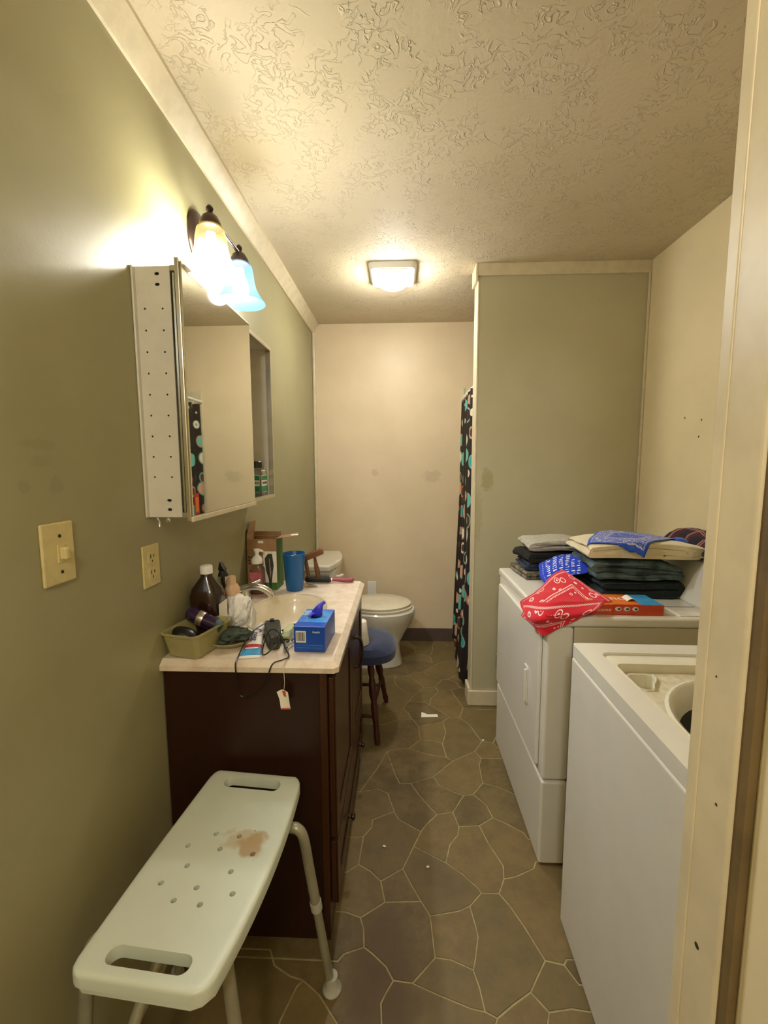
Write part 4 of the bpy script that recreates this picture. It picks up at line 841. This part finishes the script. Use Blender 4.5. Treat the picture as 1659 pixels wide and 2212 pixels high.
sx_ = root('nail_scissors', (-.335, 1.185, ZC), 'small dark metal scissors beside the blue glove box', 'scissors')
for s_, r_ in ((-1, 0), (1, 1)):
    bm = tube([(-.330 + .012 * s_, 1.215, ZC + .006 + .004 * r_), (-.328 - .004 * s_, 1.170, ZC + .007 + .004 * r_), (-.318 - .006 * s_, 1.135, ZC + .008 + .004 * r_)], [.004, .0035, .0012], n=8, flat=.5)
    obj('blade', bm, 'steel_grey', sx_, smooth=True)
    obj('finger_ring', tube([(-.330 + .016 * s_ + .011 * math.cos(a * math.pi / 6), 1.228 + .013 * math.sin(a * math.pi / 6), ZC + .006 + .004 * r_) for a in range(13)], .0024, n=8), 'blackmat', sx_, smooth=True)
tg = root('paper_tag', (-.310, 1.085, .71), 'small white and orange tag hanging on a thin string over the counter edge', 'tag')
obj('string', tube([(-.318, 1.14, ZC + .004), (-.315, 1.10, ZC + .003), (-.314, 1.0905, .845), (-.312, 1.0895, .80), (-.314, 1.089, .783)], .0007, n=5), 'paper', tg)
obj('card', patch([[(-.333, 1.086, .776), (-.318, 1.088, .782), (-.303, 1.086, .776)], [(-.326, 1.084, .755), (-.313, 1.088, .755), (-.300, 1.085, .752)], [(-.322, 1.084, .728), (-.310, 1.086, .727), (-.296, 1.084, .729)]], 6, .001, 40), 'paper', tg, smooth=True, solid=.0006)
obj('orange_corner', prism([(-.319, .779), (-.310, .780), (-.308, .762), (-.314, .764)], 0, .0005, mx=Matrix(((1, 0, 0, 0), (0, 0, 1, 1.0865), (0, 1, 0, 0), (0, 0, 0, 1)))), 'orange', tg)
obj('orange_foot', prism([(-.321, .7285), (-.297, .7290), (-.297, .733), (-.321, .732)], 0, .0005, mx=Matrix(((1, 0, 0, 0), (0, 0, 1, 1.0825), (0, 1, 0, 0), (0, 0, 0, 1)))), 'orange', tg)
# glove box
gx = root('glove_box', (-.257, 1.245, ZC), 'blue box of nitrile exam gloves with a glove sticking out', 'box')
mg = RX((-.257, 1.242, ZC), rz=-2)
GW, GD, GH = .045, .075, .075
obj('carton', box(-GW, GW, -GD, GD, 0, GH, mx=mg), 'glovebox', gx, bevel=.0015)
obj('top_print', box(-GW * .97, GW * .97, -GD * .55, GD * .97, GH, GH + .0006, mx=mg), 'glovetop', gx)
for dx, dy, r_ in ((.016, -.012, .022), (.024, .022, .016), (-.01, .035, .014)):
    obj('print_star', prism([(dx + (r_ if k % 2 == 0 else r_ * .45) * math.cos(k * math.pi / 6), dy + (r_ if k % 2 == 0 else r_ * .45) * math.sin(k * math.pi / 6)) for k in range(12)], GH + .0006, GH + .0010, mx=mg), 'skyblue', gx)
for i, (s_, z_) in enumerate((('Nitrile', .040), ('Exam', .026), ('Gloves', .012))): text('lettering', s_, .016, mg @ RX((-.022, z_ + .008, GH + .0012)), 'white', gx)
text('lettering', 'Health', .008, mg @ RX((.020, -GD - .0006, GH - .016), rx=90), 'white', gx)
obj('barcode_panel', box(-GW + .006, -.010, -GD - .0006, -GD, .028, .062, mx=mg), 'white', gx)
bm = B(); xx = -GW + .009
while xx < -.0135:
    w_ = .0006 + .0012 * R.random(); box(xx, xx + w_, -GD - .0012, -GD - .0006, .032, .058, mx=mg, bm=bm); xx += w_ + .0007 + .001 * R.random()
obj('barcode', bm, 'black', gx)
for z_ in (.020, .012): obj('print_line', box(-.038, .036, -GD - .0005, -GD, z_, z_ + .0007, mx=mg), 'skyblue', gx)
obj('opening', prism(ell(.0, .018, .018, .030, 20), GH + .0010, GH + .0014, mx=mg), 'black', gx)
obj('blue_glove', tube([mg @ Vector(p) for p in ((.0, .012, GH), (.004, .008, GH + .012), (.012, .006, GH + .028), (.018, .012, GH + .038), (.028, .014, GH + .044))], [.018, .016, .011, .006, .004], n=14, curve=5, flat=.5), 'nitrile', gx, smooth=True)
obj('glove_finger', tube([mg @ Vector(p) for p in ((.0, .010, GH + .004), (-.008, -.002, GH + .012), (-.016, -.012, GH + .006))], [.010, .007, .005], n=10, curve=4, flat=.6), 'nitrile', gx, smooth=True)

# ================================================================ shower bench
sb = root('shower_bench', (-.41, .835, .0016), 'white plastic shower bench with drain holes and handle slots, brown stain', 'bench')
bw, bl = .131, .243
out = []
N1 = 14
def half(u): return bw - .008 + .014 * (1 - (u / bl) ** 2)
us = [-bl + .026 + (2 * bl - .052) * i / N1 for i in range(N1 + 1)]
ring = [(half(u), u) for u in us] + [(half(bl) - .010, bl - .008), (half(bl) - .026, bl)]
right = [(half(-bl) - .026, -bl), (half(-bl) - .010, -bl + .008)] + ring
outl = right + [(-x, y) for x, y in right[::-1]]
mb = RX((-.409, .833, .512), rz=-5)
# a gridded slab so that it can sag along its length
bm = B(); ed = [0, .003, .008, .016, .030]
SU = ed + [.07 + .86 * k / 12 for k in range(13)] + [1 - e for e in ed[::-1]]; SV = [e * .55 for e in ed] + [.03 + .94 * k / 34 for k in range(35)] + [1 - e * .55 for e in ed[::-1]]
nu, nv = len(SU) - 1, len(SV) - 1
def prof_w(u):
    e = bl - abs(u); rc = .026
    return half(u) - (rc - math.sqrt(max(0, rc * rc - (rc - min(rc, e)) ** 2)))
V = {}
for k in (0, 1):
    for j, sv in enumerate(SV):
        u = -bl + 2 * bl * sv
        for i, su in enumerate(SU):
            w_ = prof_w(u); e = min(min(su, 1 - su) * 2 * w_, bl - abs(u)); rr_ = .009
            dr_ = rr_ - math.sqrt(max(0, rr_ * rr_ - (rr_ - min(rr_, e)) ** 2))
            V[k, i, j] = bm.verts.new((w_ * (2 * su - 1), u, .026 - dr_ if k else 0))
for k in (0, 1):
    for j in range(nv):
        for i in range(nu): bm.faces.new((V[k, i, j], V[k, i+1, j], V[k, i+1, j+1], V[k, i, j+1]))
for j in range(nv):
    for i in (0, nu): bm.faces.new((V[0, i, j], V[1, i, j], V[1, i, j+1], V[0, i, j+1]))
for i in range(nu):
    for j in (0, nv): bm.faces.new((V[0, i, j], V[1, i, j], V[1, i+1, j], V[0, i+1, j]))
def sagz(y): return .014 * (abs(y) / bl) ** 2.2
for v in bm.verts: v.co.z += sagz(v.co.y)
bmesh.ops.transform(bm, matrix=mb, verts=bm.verts)
seat = obj('seat', bm, 'bench', sb)
HW = [(-.424, .89), (-.368, .885), (-.322, .842), (-.399, .852), (-.474, .858), (-.452, .81), (-.354, .80), (-.486, .77), (-.409, .763), (-.441, .735), (-.386, .729), (-.332, .753)]
cs = [lathe([(0, -.03), (.0058, -.03), (.0058, .06), (0, .06)], (x, y, .512), n=14) for x, y in HW] + [lathe([(0, -.03), (.0022, -.03), (.0022, .06), (0, .06)], (-.337, .901, .512), n=8)]
for s_ in (-1, 1):
    sl = rrect(-.076, .076, s_ * .205 - .017, s_ * .205 + .017, .016, 6); cs.append(prism(sl, -.03, .08, mx=mb))
cut(seat, cs)
rim = []
bm = B(); rings = []
for p in outl:
    x, y = p; z = sagz(y)
    rings.append((bm.verts.new(mb @ Vector((x * .985, y * .992, z + .002))), bm.verts.new(mb @ Vector((x * .985, y * .992, z - .010))), bm.verts.new(mb @ Vector((x * .95, y * .975, z - .010))), bm.verts.new(mb @ Vector((x * .95, y * .975, z + .001)))))
for i in range(len(rings)):
    a, b = rings[i], rings[(i+1) % len(rings)]
    for k in range(4): bm.faces.new((a[k], a[(k+1) % 4], b[(k+1) % 4], b[k]))
obj('skirt', bm, 'bench', sb, smooth=True)
LEGS = [((-.30, .965, .498), (-.252, .955, .497), (-.238, .957, .47), (-.181, .992, .0)), ((-.50, .965, .498), (-.525, .955, .497), (-.538, .957, .47), (-.595, .99, .0)),
        ((-.36, .715, .498), (-.335, .705, .490), (-.327, .700, .46), (-.262, .655, .0)), ((-.52, .715, .498), (-.575, .70, .490), (-.588, .695, .46), (-.622, .66, .0))]
for a, b, c_, d in LEGS:
    a, b, c_, d = map(Vector, (a, b, c_, d)); mid = c_ + (d - c_) * .42
    lg = obj('leg', tube([a, a + (b - a) * .7, b, c_, c_ + (mid - c_) * .5, mid], .0125, n=16, curve=4), 'bench_leg', sb, smooth=True)
    obj('leg_extension', tube([mid, mid + (d - mid) * .94], .0108, n=16), 'bench_leg', lg, smooth=True)
    obj('collar', tube([mid - (d - c_).normalized() * .012, mid + (d - c_).normalized() * .012], .0145, n=16), 'rubber_grey', lg, smooth=True)
    f = Vector((d.x, d.y, .0017)); obj('rubber_foot', lathe([(0, 0), (.024, 0), (.025, .004), (.021, .010), (.017, .016), (.0155, .042), (0, .042)], f), 'rubber_grey', lg, smooth=True)
for x0, x1, y in ((-.52, -.30, .965), (-.53, -.36, .715)): obj('cross_tube', tube([(x0, y, .498), (x1, y, .498)], .0125, n=16), 'bench_leg', sb, smooth=True)
obj('brace', tube([(-.44, .74, .496), (-.475, .665, .40), (-.50, .62, .30), (-.58, .685, .30)], .011, n=14, curve=4), 'bench_leg', sb, smooth=True)

# ================================================================ dryer
dy = root('dryer', (.81, 1.71, .0016), 'white front loading dryer next to the green partition wall, piled with clothes', 'dryer')
DX0, DX1, DY0, DY1, DZ = .470, 1.14, 1.373, 2.050, .890
obj('body', box(DX0 + .095, DX1, DY0 + .003, DY1 - .003, .012, .855), 'enamel_side', dy, bevel=.004)
obj('plinth', box(DX0 + .03, DX1 - .02, DY0 + .02, DY1 - .02, .0016, .012), 'dark_gap', dy)
obj('front_panel', box(DX0 + .006, DX0 + .093, DY0, DY1, .318, .855), 'enamel', dy, bevel=.010, seg=3)
obj('lower_panel', box(DX0 + .006, DX0 + .093, DY0, DY1, .006, .313), 'enamel', dy, bevel=.008, seg=3)
obj('top', box(DX0, DX1, DY0 - .003, DY1 + .003, .8565, DZ), 'enamel', dy, bevel=.009, seg=3)
dd = obj('door', prism(rrect(DY0 + .035, DY1 - .035, .345, .825, .012), 0, .012, mx=Matrix(((0, 0, -1, DX0 + .0055), (1, 0, 0, 0), (0, 1, 0, 0), (0, 0, 0, 1)))), 'enamel', dy, bevel=.004)
obj('handle_recess', prism(rrect(1.515, 1.560, .505, .648, .008), 0, .004, mx=Matrix(((0, 0, -1, DX0 - .0066), (1, 0, 0, 0), (0, 1, 0, 0), (0, 0, 0, 1)))), 'enamel', dd, bevel=.002)
obj('handle_lip', box(DX0 - .019, DX0 - .010, 1.518, 1.528, .515, .640), 'enamel', dd, bevel=.003)
for z in (.765, .432): obj('hinge', box(DX0 - .008, DX0 + .004, DY1 - .034, DY1 - .018, z - .038, z + .038), 'alu', dd, bevel=.002)
obj('console', prism([(1.02, .8903), (1.14, .8903), (1.14, 1.03), (1.085, 1.03)], DY0, DY1, mx=mS), 'enamel', dy, bevel=.005)
obj('lint_lid', box(.905, .99, DY0 + .015, DY0 + .10, DZ, DZ + .004), 'enamel', dy, bevel=.002); obj('lint_groove', box(.90, 1.015, DY0 + .112, DY0 + .116, DZ - .001, DZ + .0006), 'dark_gap', dy)
for y in (DY0 + .03, DY1 - .05):
    obj('levelling_foot', lathe([(0, 0), (.016, 0), (.016, .006), (.008, .008), (.008, .012), (0, .012)], (DX0 + .07, y, .0017)), 'charcoal', dy)

# ================================================================ washer
wa = root('washer', (.80, .84, .0016), 'white top loading washer with open lid beside the door frame', 'washer')
mw_ = RX((.484, 1.188, 0), rz=-1.2)
def wbox(name, x0, x1, y0, y1, z0, z1, m, par=wa, **k): return obj(name, box(x0, x1, y0, y1, z0, z1, mx=mw_), m, par, **k)
WD, WW = .655, .690
wbox('front_panel', -.001, .030, -WW, 0, .012, .8415, 'enamel', bevel=.006, seg=3)
wbox('side_panel', .031, WD, -.006, -.0005, .012, .8415, 'enamel_side'); wbox('side_panel', .031, WD, -WW, -WW + .006, .012, .8415, 'enamel_side'); wbox('back_panel', WD - .006, WD, -WW, 0, .012, .8415, 'enamel_side'); wbox('base', .02, WD - .01, -WW + .01, -.01, .0016, .02, 'dark_gap')
# top deck: outer rim frame, ledge, well floor with tub opening and dispenser cup
outer = rrect(0, WD, -WW - .004, .004, .012); in1 = rrect(.052, .50, -WW + .05, -.055, .022); in2 = rrect(.068, .488, -WW + .07, -.105, .020)
tcx, tcy, tr_ = .300, -.365, .222
obj('rim', holed(outer, [in1[::-1]], .8435, .880, mx=mw_), 'enamel', wa, bevel=.004, seg=3)
obj('ledge', holed(rrect(.05, .502, -WW + .048, -.053, .022), [in2[::-1]], .846, .8725, mx=mw_), 'plastic_cream', wa, bevel=.002)
tubh = ell(tcx, tcy, tr_ * .93, tr_, 56)
cup_ = rrect(.082, .155, -.175, -.125, .022)
cup_ = [(.078, -.160), (.080, -.135), (.098, -.122), (.135, -.122), (.150, -.130), (.148, -.150), (.128, -.178), (.118, -.198), (.098, -.200), (.084, -.184)]
obj('well_floor', holed(rrect(.066, .490, -WW + .068, -.103, .020), [tubh[::-1], cup_[::-1]], .842, .850, mx=mw_), 'dirty_cream', wa)
obj('bleach_cup', prism(cup_, .812, .818, mx=mw_), 'plastic_cream', wa)
bm = B(); n = len(cup_)
a = [bm.verts.new(mw_ @ Vector((x, y, .815))) for x, y in cup_]; b = [bm.verts.new(mw_ @ Vector((x, y, .853))) for x, y in cup_]
for i in range(n): bm.faces.new((a[i], a[(i+1) % n], b[(i+1) % n], b[i]))
obj('cup_wall', bm, 'plastic_cream', wa, solid=.003)
obj('cup_shield', patch([[mw_ @ Vector((x, y, z)) for x, y in ((.150, -.128), (.146, -.152), (.126, -.180), (.116, -.200))] for z in (.848, .853, .858)], 4, 0), 'plastic_cream', wa, solid=.004, smooth=True)
obj('lid_switch_slot', prism([(.0665, -.235), (.075, -.235), (.075, -.300), (.0665, -.300)], .850, .858, mx=mw_), 'dark_gap' if False else 'enamel_side', wa)
TM = mw_ @ Matrix.Translation((tcx, tcy, 0)) @ Matrix.Diagonal((.93, 1, 1, 1))
obj('tub_ring', lathe([(tr_ + .012, .8505), (tr_ + .004, .854), (tr_ - .004, .849), (tr_ - .014, .820), (tr_ - .020, .800)], mx=TM, n=56), 'plastic_cream', wa, smooth=True)
obj('tub', lathe([(tr_ - .012, .795), (tr_ - .004, .770), (tr_ + .01, .74), (tr_ + .01, .35), (0, .33)], mx=TM, n=48), 'steel_grey', wa, smooth=True)
obj('agitator', lathe([(.09, .34), (.06, .42), (.045, .56), (.040, .62), (.0, .635)], mx=mw_ @ Matrix.Translation((tcx, tcy, 0)), n=24), 'plastic_cream', wa, smooth=True)
obj('lid', box(0, .006, -WW + .05, -.055, 0, .44, mx=mw_ @ RX((.515, 0, .880), ry=8)), 'enamel', wa, bevel=.003)
wbox('console', .58, WD, -WW, 0, .880, 1.02, 'enamel', bevel=.01)
lg = obj('badge', lathe([(0, 0), (.0295, 0), (.0295, .0008), (0, .0008)], mx=mw_ @ place((.0038, -.082, .778), (0, -1, 0), (0, 0, 1), (-1, 0, 0)), n=36), 'black', wa)
def bm_at(x, y): return mw_ @ Vector((.0030 - .0006, -.082 - x, .778 + y))
obj('badge_mark', tube([bm_at(*p) for p in ((-.012, .012), (-.004, .018), (.010, .015), (.004, .006), (-.008, .004), (.006, .000), (.012, -.006), (.0, -.010), (-.006, -.008))], [.001, .002, .0022, .002, .0015, .002, .0022, .002, .001], n=6, curve=5), 'white', lg, smooth=True)
obj('badge_mark', tube([bm_at(*p) for p in ((-.010, .002), (.002, .006), (.010, .004))], .0012, n=6, curve=4), 'white', lg, smooth=True)
for x in (-.005, .003): obj('badge_dot', lathe([(0, 0), (.0016, 0), (.0016, .0006), (0, .0006)], mx=place(bm_at(x, -.018), (0, -1, 0), (0, 0, 1), (-1, 0, 0)), n=10), 'white', lg)

# ================================================================ laundry on the dryer
T0 = DZ + .0008
LG = 'folded clothes in the left pile'
obj('folded_shirt', serp((.650, 1.935, T0), .27, .20, .035, 2, .05, 31, .005), 'camo', label='patterned grey folded cloth, lowest of the left pile', cat='shirt', group=LG, smooth=True)
obj('folded_shirt', serp((.655, 1.94, T0 + .037), .25, .20, .034, 2, -.04, 37, .006), 'navy_cloth', label='navy folded shirt in the middle of the left pile', cat='shirt', group=LG, smooth=True)
obj('folded_shirt', serp((.662, 1.935, T0 + .073), .26, .20, .046, 2, .06, 41, .007, start=-1), 'black_cloth', label='black folded shirt near the top of the left pile', cat='shirt', group=LG, smooth=True)
obj('folded_shirt', serp((.680, 1.935, T0 + .121), .25, .20, .052, 2, -.05, 43, .008, start=-1, sag=.01), 'light_grey_cloth', label='light grey folded shirt, topmost of the left pile', cat='shirt', group=LG, smooth=True)
obj('folded_jeans', serp((.875, 1.69, T0), .33, .23, .066, 2, .02, 51, .008), 'jeans_dark', label='dark folded jeans at the bottom of the right pile', cat='jeans', group='folded jeans in the right pile', smooth=True)
obj('folded_jeans', serp((.872, 1.69, T0 + .069), .34, .23, .074, 3, -.05, 57, .010, lean=-.05, sag=.012), 'jeans', label='faded blue-grey folded jeans under the cream blanket', cat='jeans', group='folded jeans in the right pile', smooth=True)
obj('cream_blanket', serp((.892, 1.69, T0 + .149), .42, .24, .066, 3, -.06, 61, .007, gap=.12, sag=.022, start=-1), 'cream_cloth', label='thick cream fleece blanket folded on top of the right pile', cat='blanket', smooth=True)
obj('small_clothes', blob((.640, 1.62, T0 + .028), (.050, .065, .022), 71, .45, 3.0, 4), 'camo', label='crumpled patterned cloth tucked under the red bandana', cat='cloth', smooth=True)
obj('dark_sock', blob((.572, 1.43, T0 + .012), (.040, .035, .008), 75, .4, 3.0, 4), 'navy_cloth', label='dark navy cloth lying flat under the edge of the red bandana', cat='cloth', smooth=True)
ZB = T0 + .09
bb1 = obj('blue_bandana', patch([[(0.581,1.800,0.968), (0.663,1.820,0.999), (0.750,1.820,1.012), (0.783,1.800,1.028)],
    [(0.558,1.720,0.944), (0.629,1.720,0.979), (0.701,1.720,0.992), (0.755,1.720,0.998)],
    [(0.558,1.660,0.919), (0.618,1.670,0.943), (0.679,1.660,0.960), (0.719,1.660,0.970)]], 8, .006, 18, 3), 'royal', label='royal blue cloth printed with white dashes between the piles', cat='bandana', smooth=True, solid=.002)
obj('bunched_end', blob((0.742,1.745,0.993), (.030, .06, .030), 83, .3, 2.5, 4), 'royal', bb1, smooth=True)
rb = root('red_bandana', (.56, 1.45, DZ), 'red paisley bandana draped over the near front corner of the dryer', 'bandana')
obj('upper_fold', patch([[(0.423,1.500,0.899), (0.526,1.620,0.912), (0.590,1.660,0.960), (0.628,1.660,0.980)],
    [(0.419,1.460,0.882), (0.511,1.520,0.910), (0.598,1.560,0.947), (0.652,1.580,0.960)],
    [(0.438,1.410,0.880), (0.532,1.440,0.900), (0.617,1.480,0.924), (0.675,1.500,0.945)],
    [(0.466,1.358,0.899), (0.533,1.360,0.902), (0.623,1.400,0.908), (0.701,1.420,0.931)]], 9, .004, 16, 5, uv=((0, 0), (1, .62))), 'bandana_red', rb, smooth=True, solid=.0018)
obj('hanging_fold', patch([[(0.431,1.505,0.897), (0.470,1.410,0.928), (0.547,1.390,0.936), (0.692,1.440,0.931)],
    [(0.422,1.460,0.876), (0.440,1.365,0.887), (0.517,1.358,0.900), (0.628,1.362,0.918)],
    [(0.415,1.450,0.866), (0.444,1.375,0.859), (0.506,1.364,0.873), (0.589,1.364,0.896)],
    [(0.430,1.380,0.869), (0.458,1.362,0.831), (0.505,1.360,0.853), (0.563,1.360,0.884)]], 9, .003, 16, 9, uv=((.0, 0), (1, .40))), 'bandana_red', rb, smooth=True, solid=.0018)
def drape(plan, supports, n=44, slope=2.6, off=.004, uv=((0, 0), (1, 1)), seed=0):
    """a cloth laid over the given things: plan is its quad seen from above"""
    from mathutils.bvhtree import BVHTree
    trees = []
    for o in supports:
        me = o.data; L = ORG[o]; trees.append(BVHTree.FromPolygons([v.co + L for v in me.vertices], [p.vertices[:] for p in me.polygons]))
    def top(x, y):
        z = T0
        for t_ in trees:
            h = t_.ray_cast(Vector((x, y, 2)), Vector((0, 0, -1)))
            if h[0] is not None: z = max(z, h[0].z)
        return z
    a, b, c, d = [Vector((p[0], p[1])) for p in plan]; G = []
    for i in range(n + 1):
        u = i / n; row = []
        for j in range(n + 1):
            v = j / n; p = (a * (1 - u) + b * u) * (1 - v) + (d * (1 - u) + c * u) * v
            w = noise.noise_vector(Vector((p.x * 14 + seed, p.y * 14, 0))) * .006
            row.append((p.x + w.x, p.y + w.y, top(p.x, p.y)))
        G.append(row)
    k = 7; bm = B(); uvl = bm.loops.layers.uv.new('uv'); V = []
    for i in range(n + 1):
        row = []
        for j in range(n + 1):
            x, y, z = G[i][j]; zz = z
            for di in range(-k, k + 1):
                for dj in range(-k, k + 1):
                    if 0 <= i + di <= n and 0 <= j + dj <= n:
                        q = G[i + di][j + dj]; ds = math.hypot(q[0] - x, q[1] - y); zz = max(zz, q[2] - slope * max(0, ds - .006))
            row.append(bm.verts.new((x, y, zz + off + .003 * abs(noise.noise(Vector((x * 22 + seed, y * 22, 1)))))))
        V.append(row)
    for i in range(n):
        for j in range(n):
            f = bm.faces.new((V[i][j], V[i+1][j], V[i+1][j+1], V[i][j+1]))
            for lp, (p, q) in zip(f.loops, ((i, j), (i+1, j), (i+1, j+1), (i, j+1))): lp[uvl].uv = (uv[0][0] + (uv[1][0] - uv[0][0]) * p / n, uv[0][1] + (uv[1][1] - uv[0][1]) * q / n)
    return bm
bb2 = obj('blue_bandana', drape([(.690, 1.610), (.868, 1.543), (1.060, 1.670), (.83, 1.83)], [o for o in COL.objects if o.name in ('cream_blanket', 'folded_jeans.001')]), 'bandana_blue', label='blue paisley bandana spread over the cream blanket', cat='bandana', smooth=True, solid=.0018)
obj('rolled_end', blob((1.056,1.660,1.089), (.026, .03, .016), 91, .3, 2.5, 3), 'bandana_blue', bb2, smooth=True)
bm = serp((1.195, 1.72, T0 + .146), .15, .28, .085, 3, -.1, 97, .012, gap=.05, sag=.03)
obj('plaid_shirt', bm, 'plaid', label='dark plaid flannel shirt folded beside the cream blanket', cat='shirt', smooth=True)
obj('plaid_heap', blob((1.100, 1.50, DZ + .172), (.045, .06, .026), 101, .4, 2.5, 4), 'navy_cloth', label='dark crumpled cloth hanging at the dryer control end', cat='cloth', smooth=True)
# dryer sheet carton
dc = root('dryer_sheet_box', (.75, 1.45, DZ), 'flat orange dryer sheet carton lying at the dryer edge', 'box')
mo = RX((.742, 1.452, T0), rz=-1.5)
obj('carton', box(-.115, .115, -.055, .060, 0, .034, mx=mo), 'orange', dc, bevel=.001)
obj('top_print', box(-.115, .040, -.054, .059, .034, .0346, mx=mo), 'orangelight', dc); obj('blue_print', box(.045, .113, -.054, .059, .034, .0347, mx=mo), 'skyblue', dc)
text('lettering', 'Bounce', .050, mo @ RX((-.035, .012, .0350)), 'white', dc)
text('lettering', 'Bounce', .016, mo @ RX((-.075, -.0556, .017), rx=90), 'paper', dc)
obj('coupon', box(-.045, .040, -.0575, -.0565, .004, .036, mx=mo), mat('coupon_red', 'dc4a26', .5), dc)
for k in range(3):
    c_ = obj('round_mark', prism(ell(-.030 + k * .027, .021, .010, .007, 20), 0, .0006, mx=mo @ RX((0, -.0575, 0), rx=90)), 'white', dc)
    obj('round_mark_centre', prism(ell(-.028 + k * .027, .021, .005, .0035, 14), .0006, .001, mx=mo @ RX((0, -.0575, 0), rx=90)), 'navyprint', dc)
obj('open_tab', patch([[mo @ Vector(p) for p in ((.015, -.02, .036), (.030, -.02, .044), (.045, -.02, .037))], [mo @ Vector(p) for p in ((.015, .02, .036), (.030, .02, .046), (.045, .02, .037))]], 4, 0), 'paper', dc, solid=.001)

# ================================================================ floor litter
obj('paper_scrap', prism([(.112, 2.240), (.205, 2.245), (.203, 2.272), (.150, 2.268), (.116, 2.290)], .0025, .004), 'paper', label='torn strip of white paper on the floor between stool and dryer', cat='paper scrap')
for i, (x, y) in enumerate(((.434, 2.05), (.094, 1.35), (-.06, 1.425))):
    obj('lint_speck', blob((x - (.02 if i == 0 else 0), y, .0045), (.006, .004, .002), 5 + i, .4, 3, 2), 'paper', label=('tiny white speck on the floor by the dryer far corner', 'small white speck in the middle of the floor', 'tiny white speck on the floor near the vanity')[i], cat='speck', group='specks on the floor')
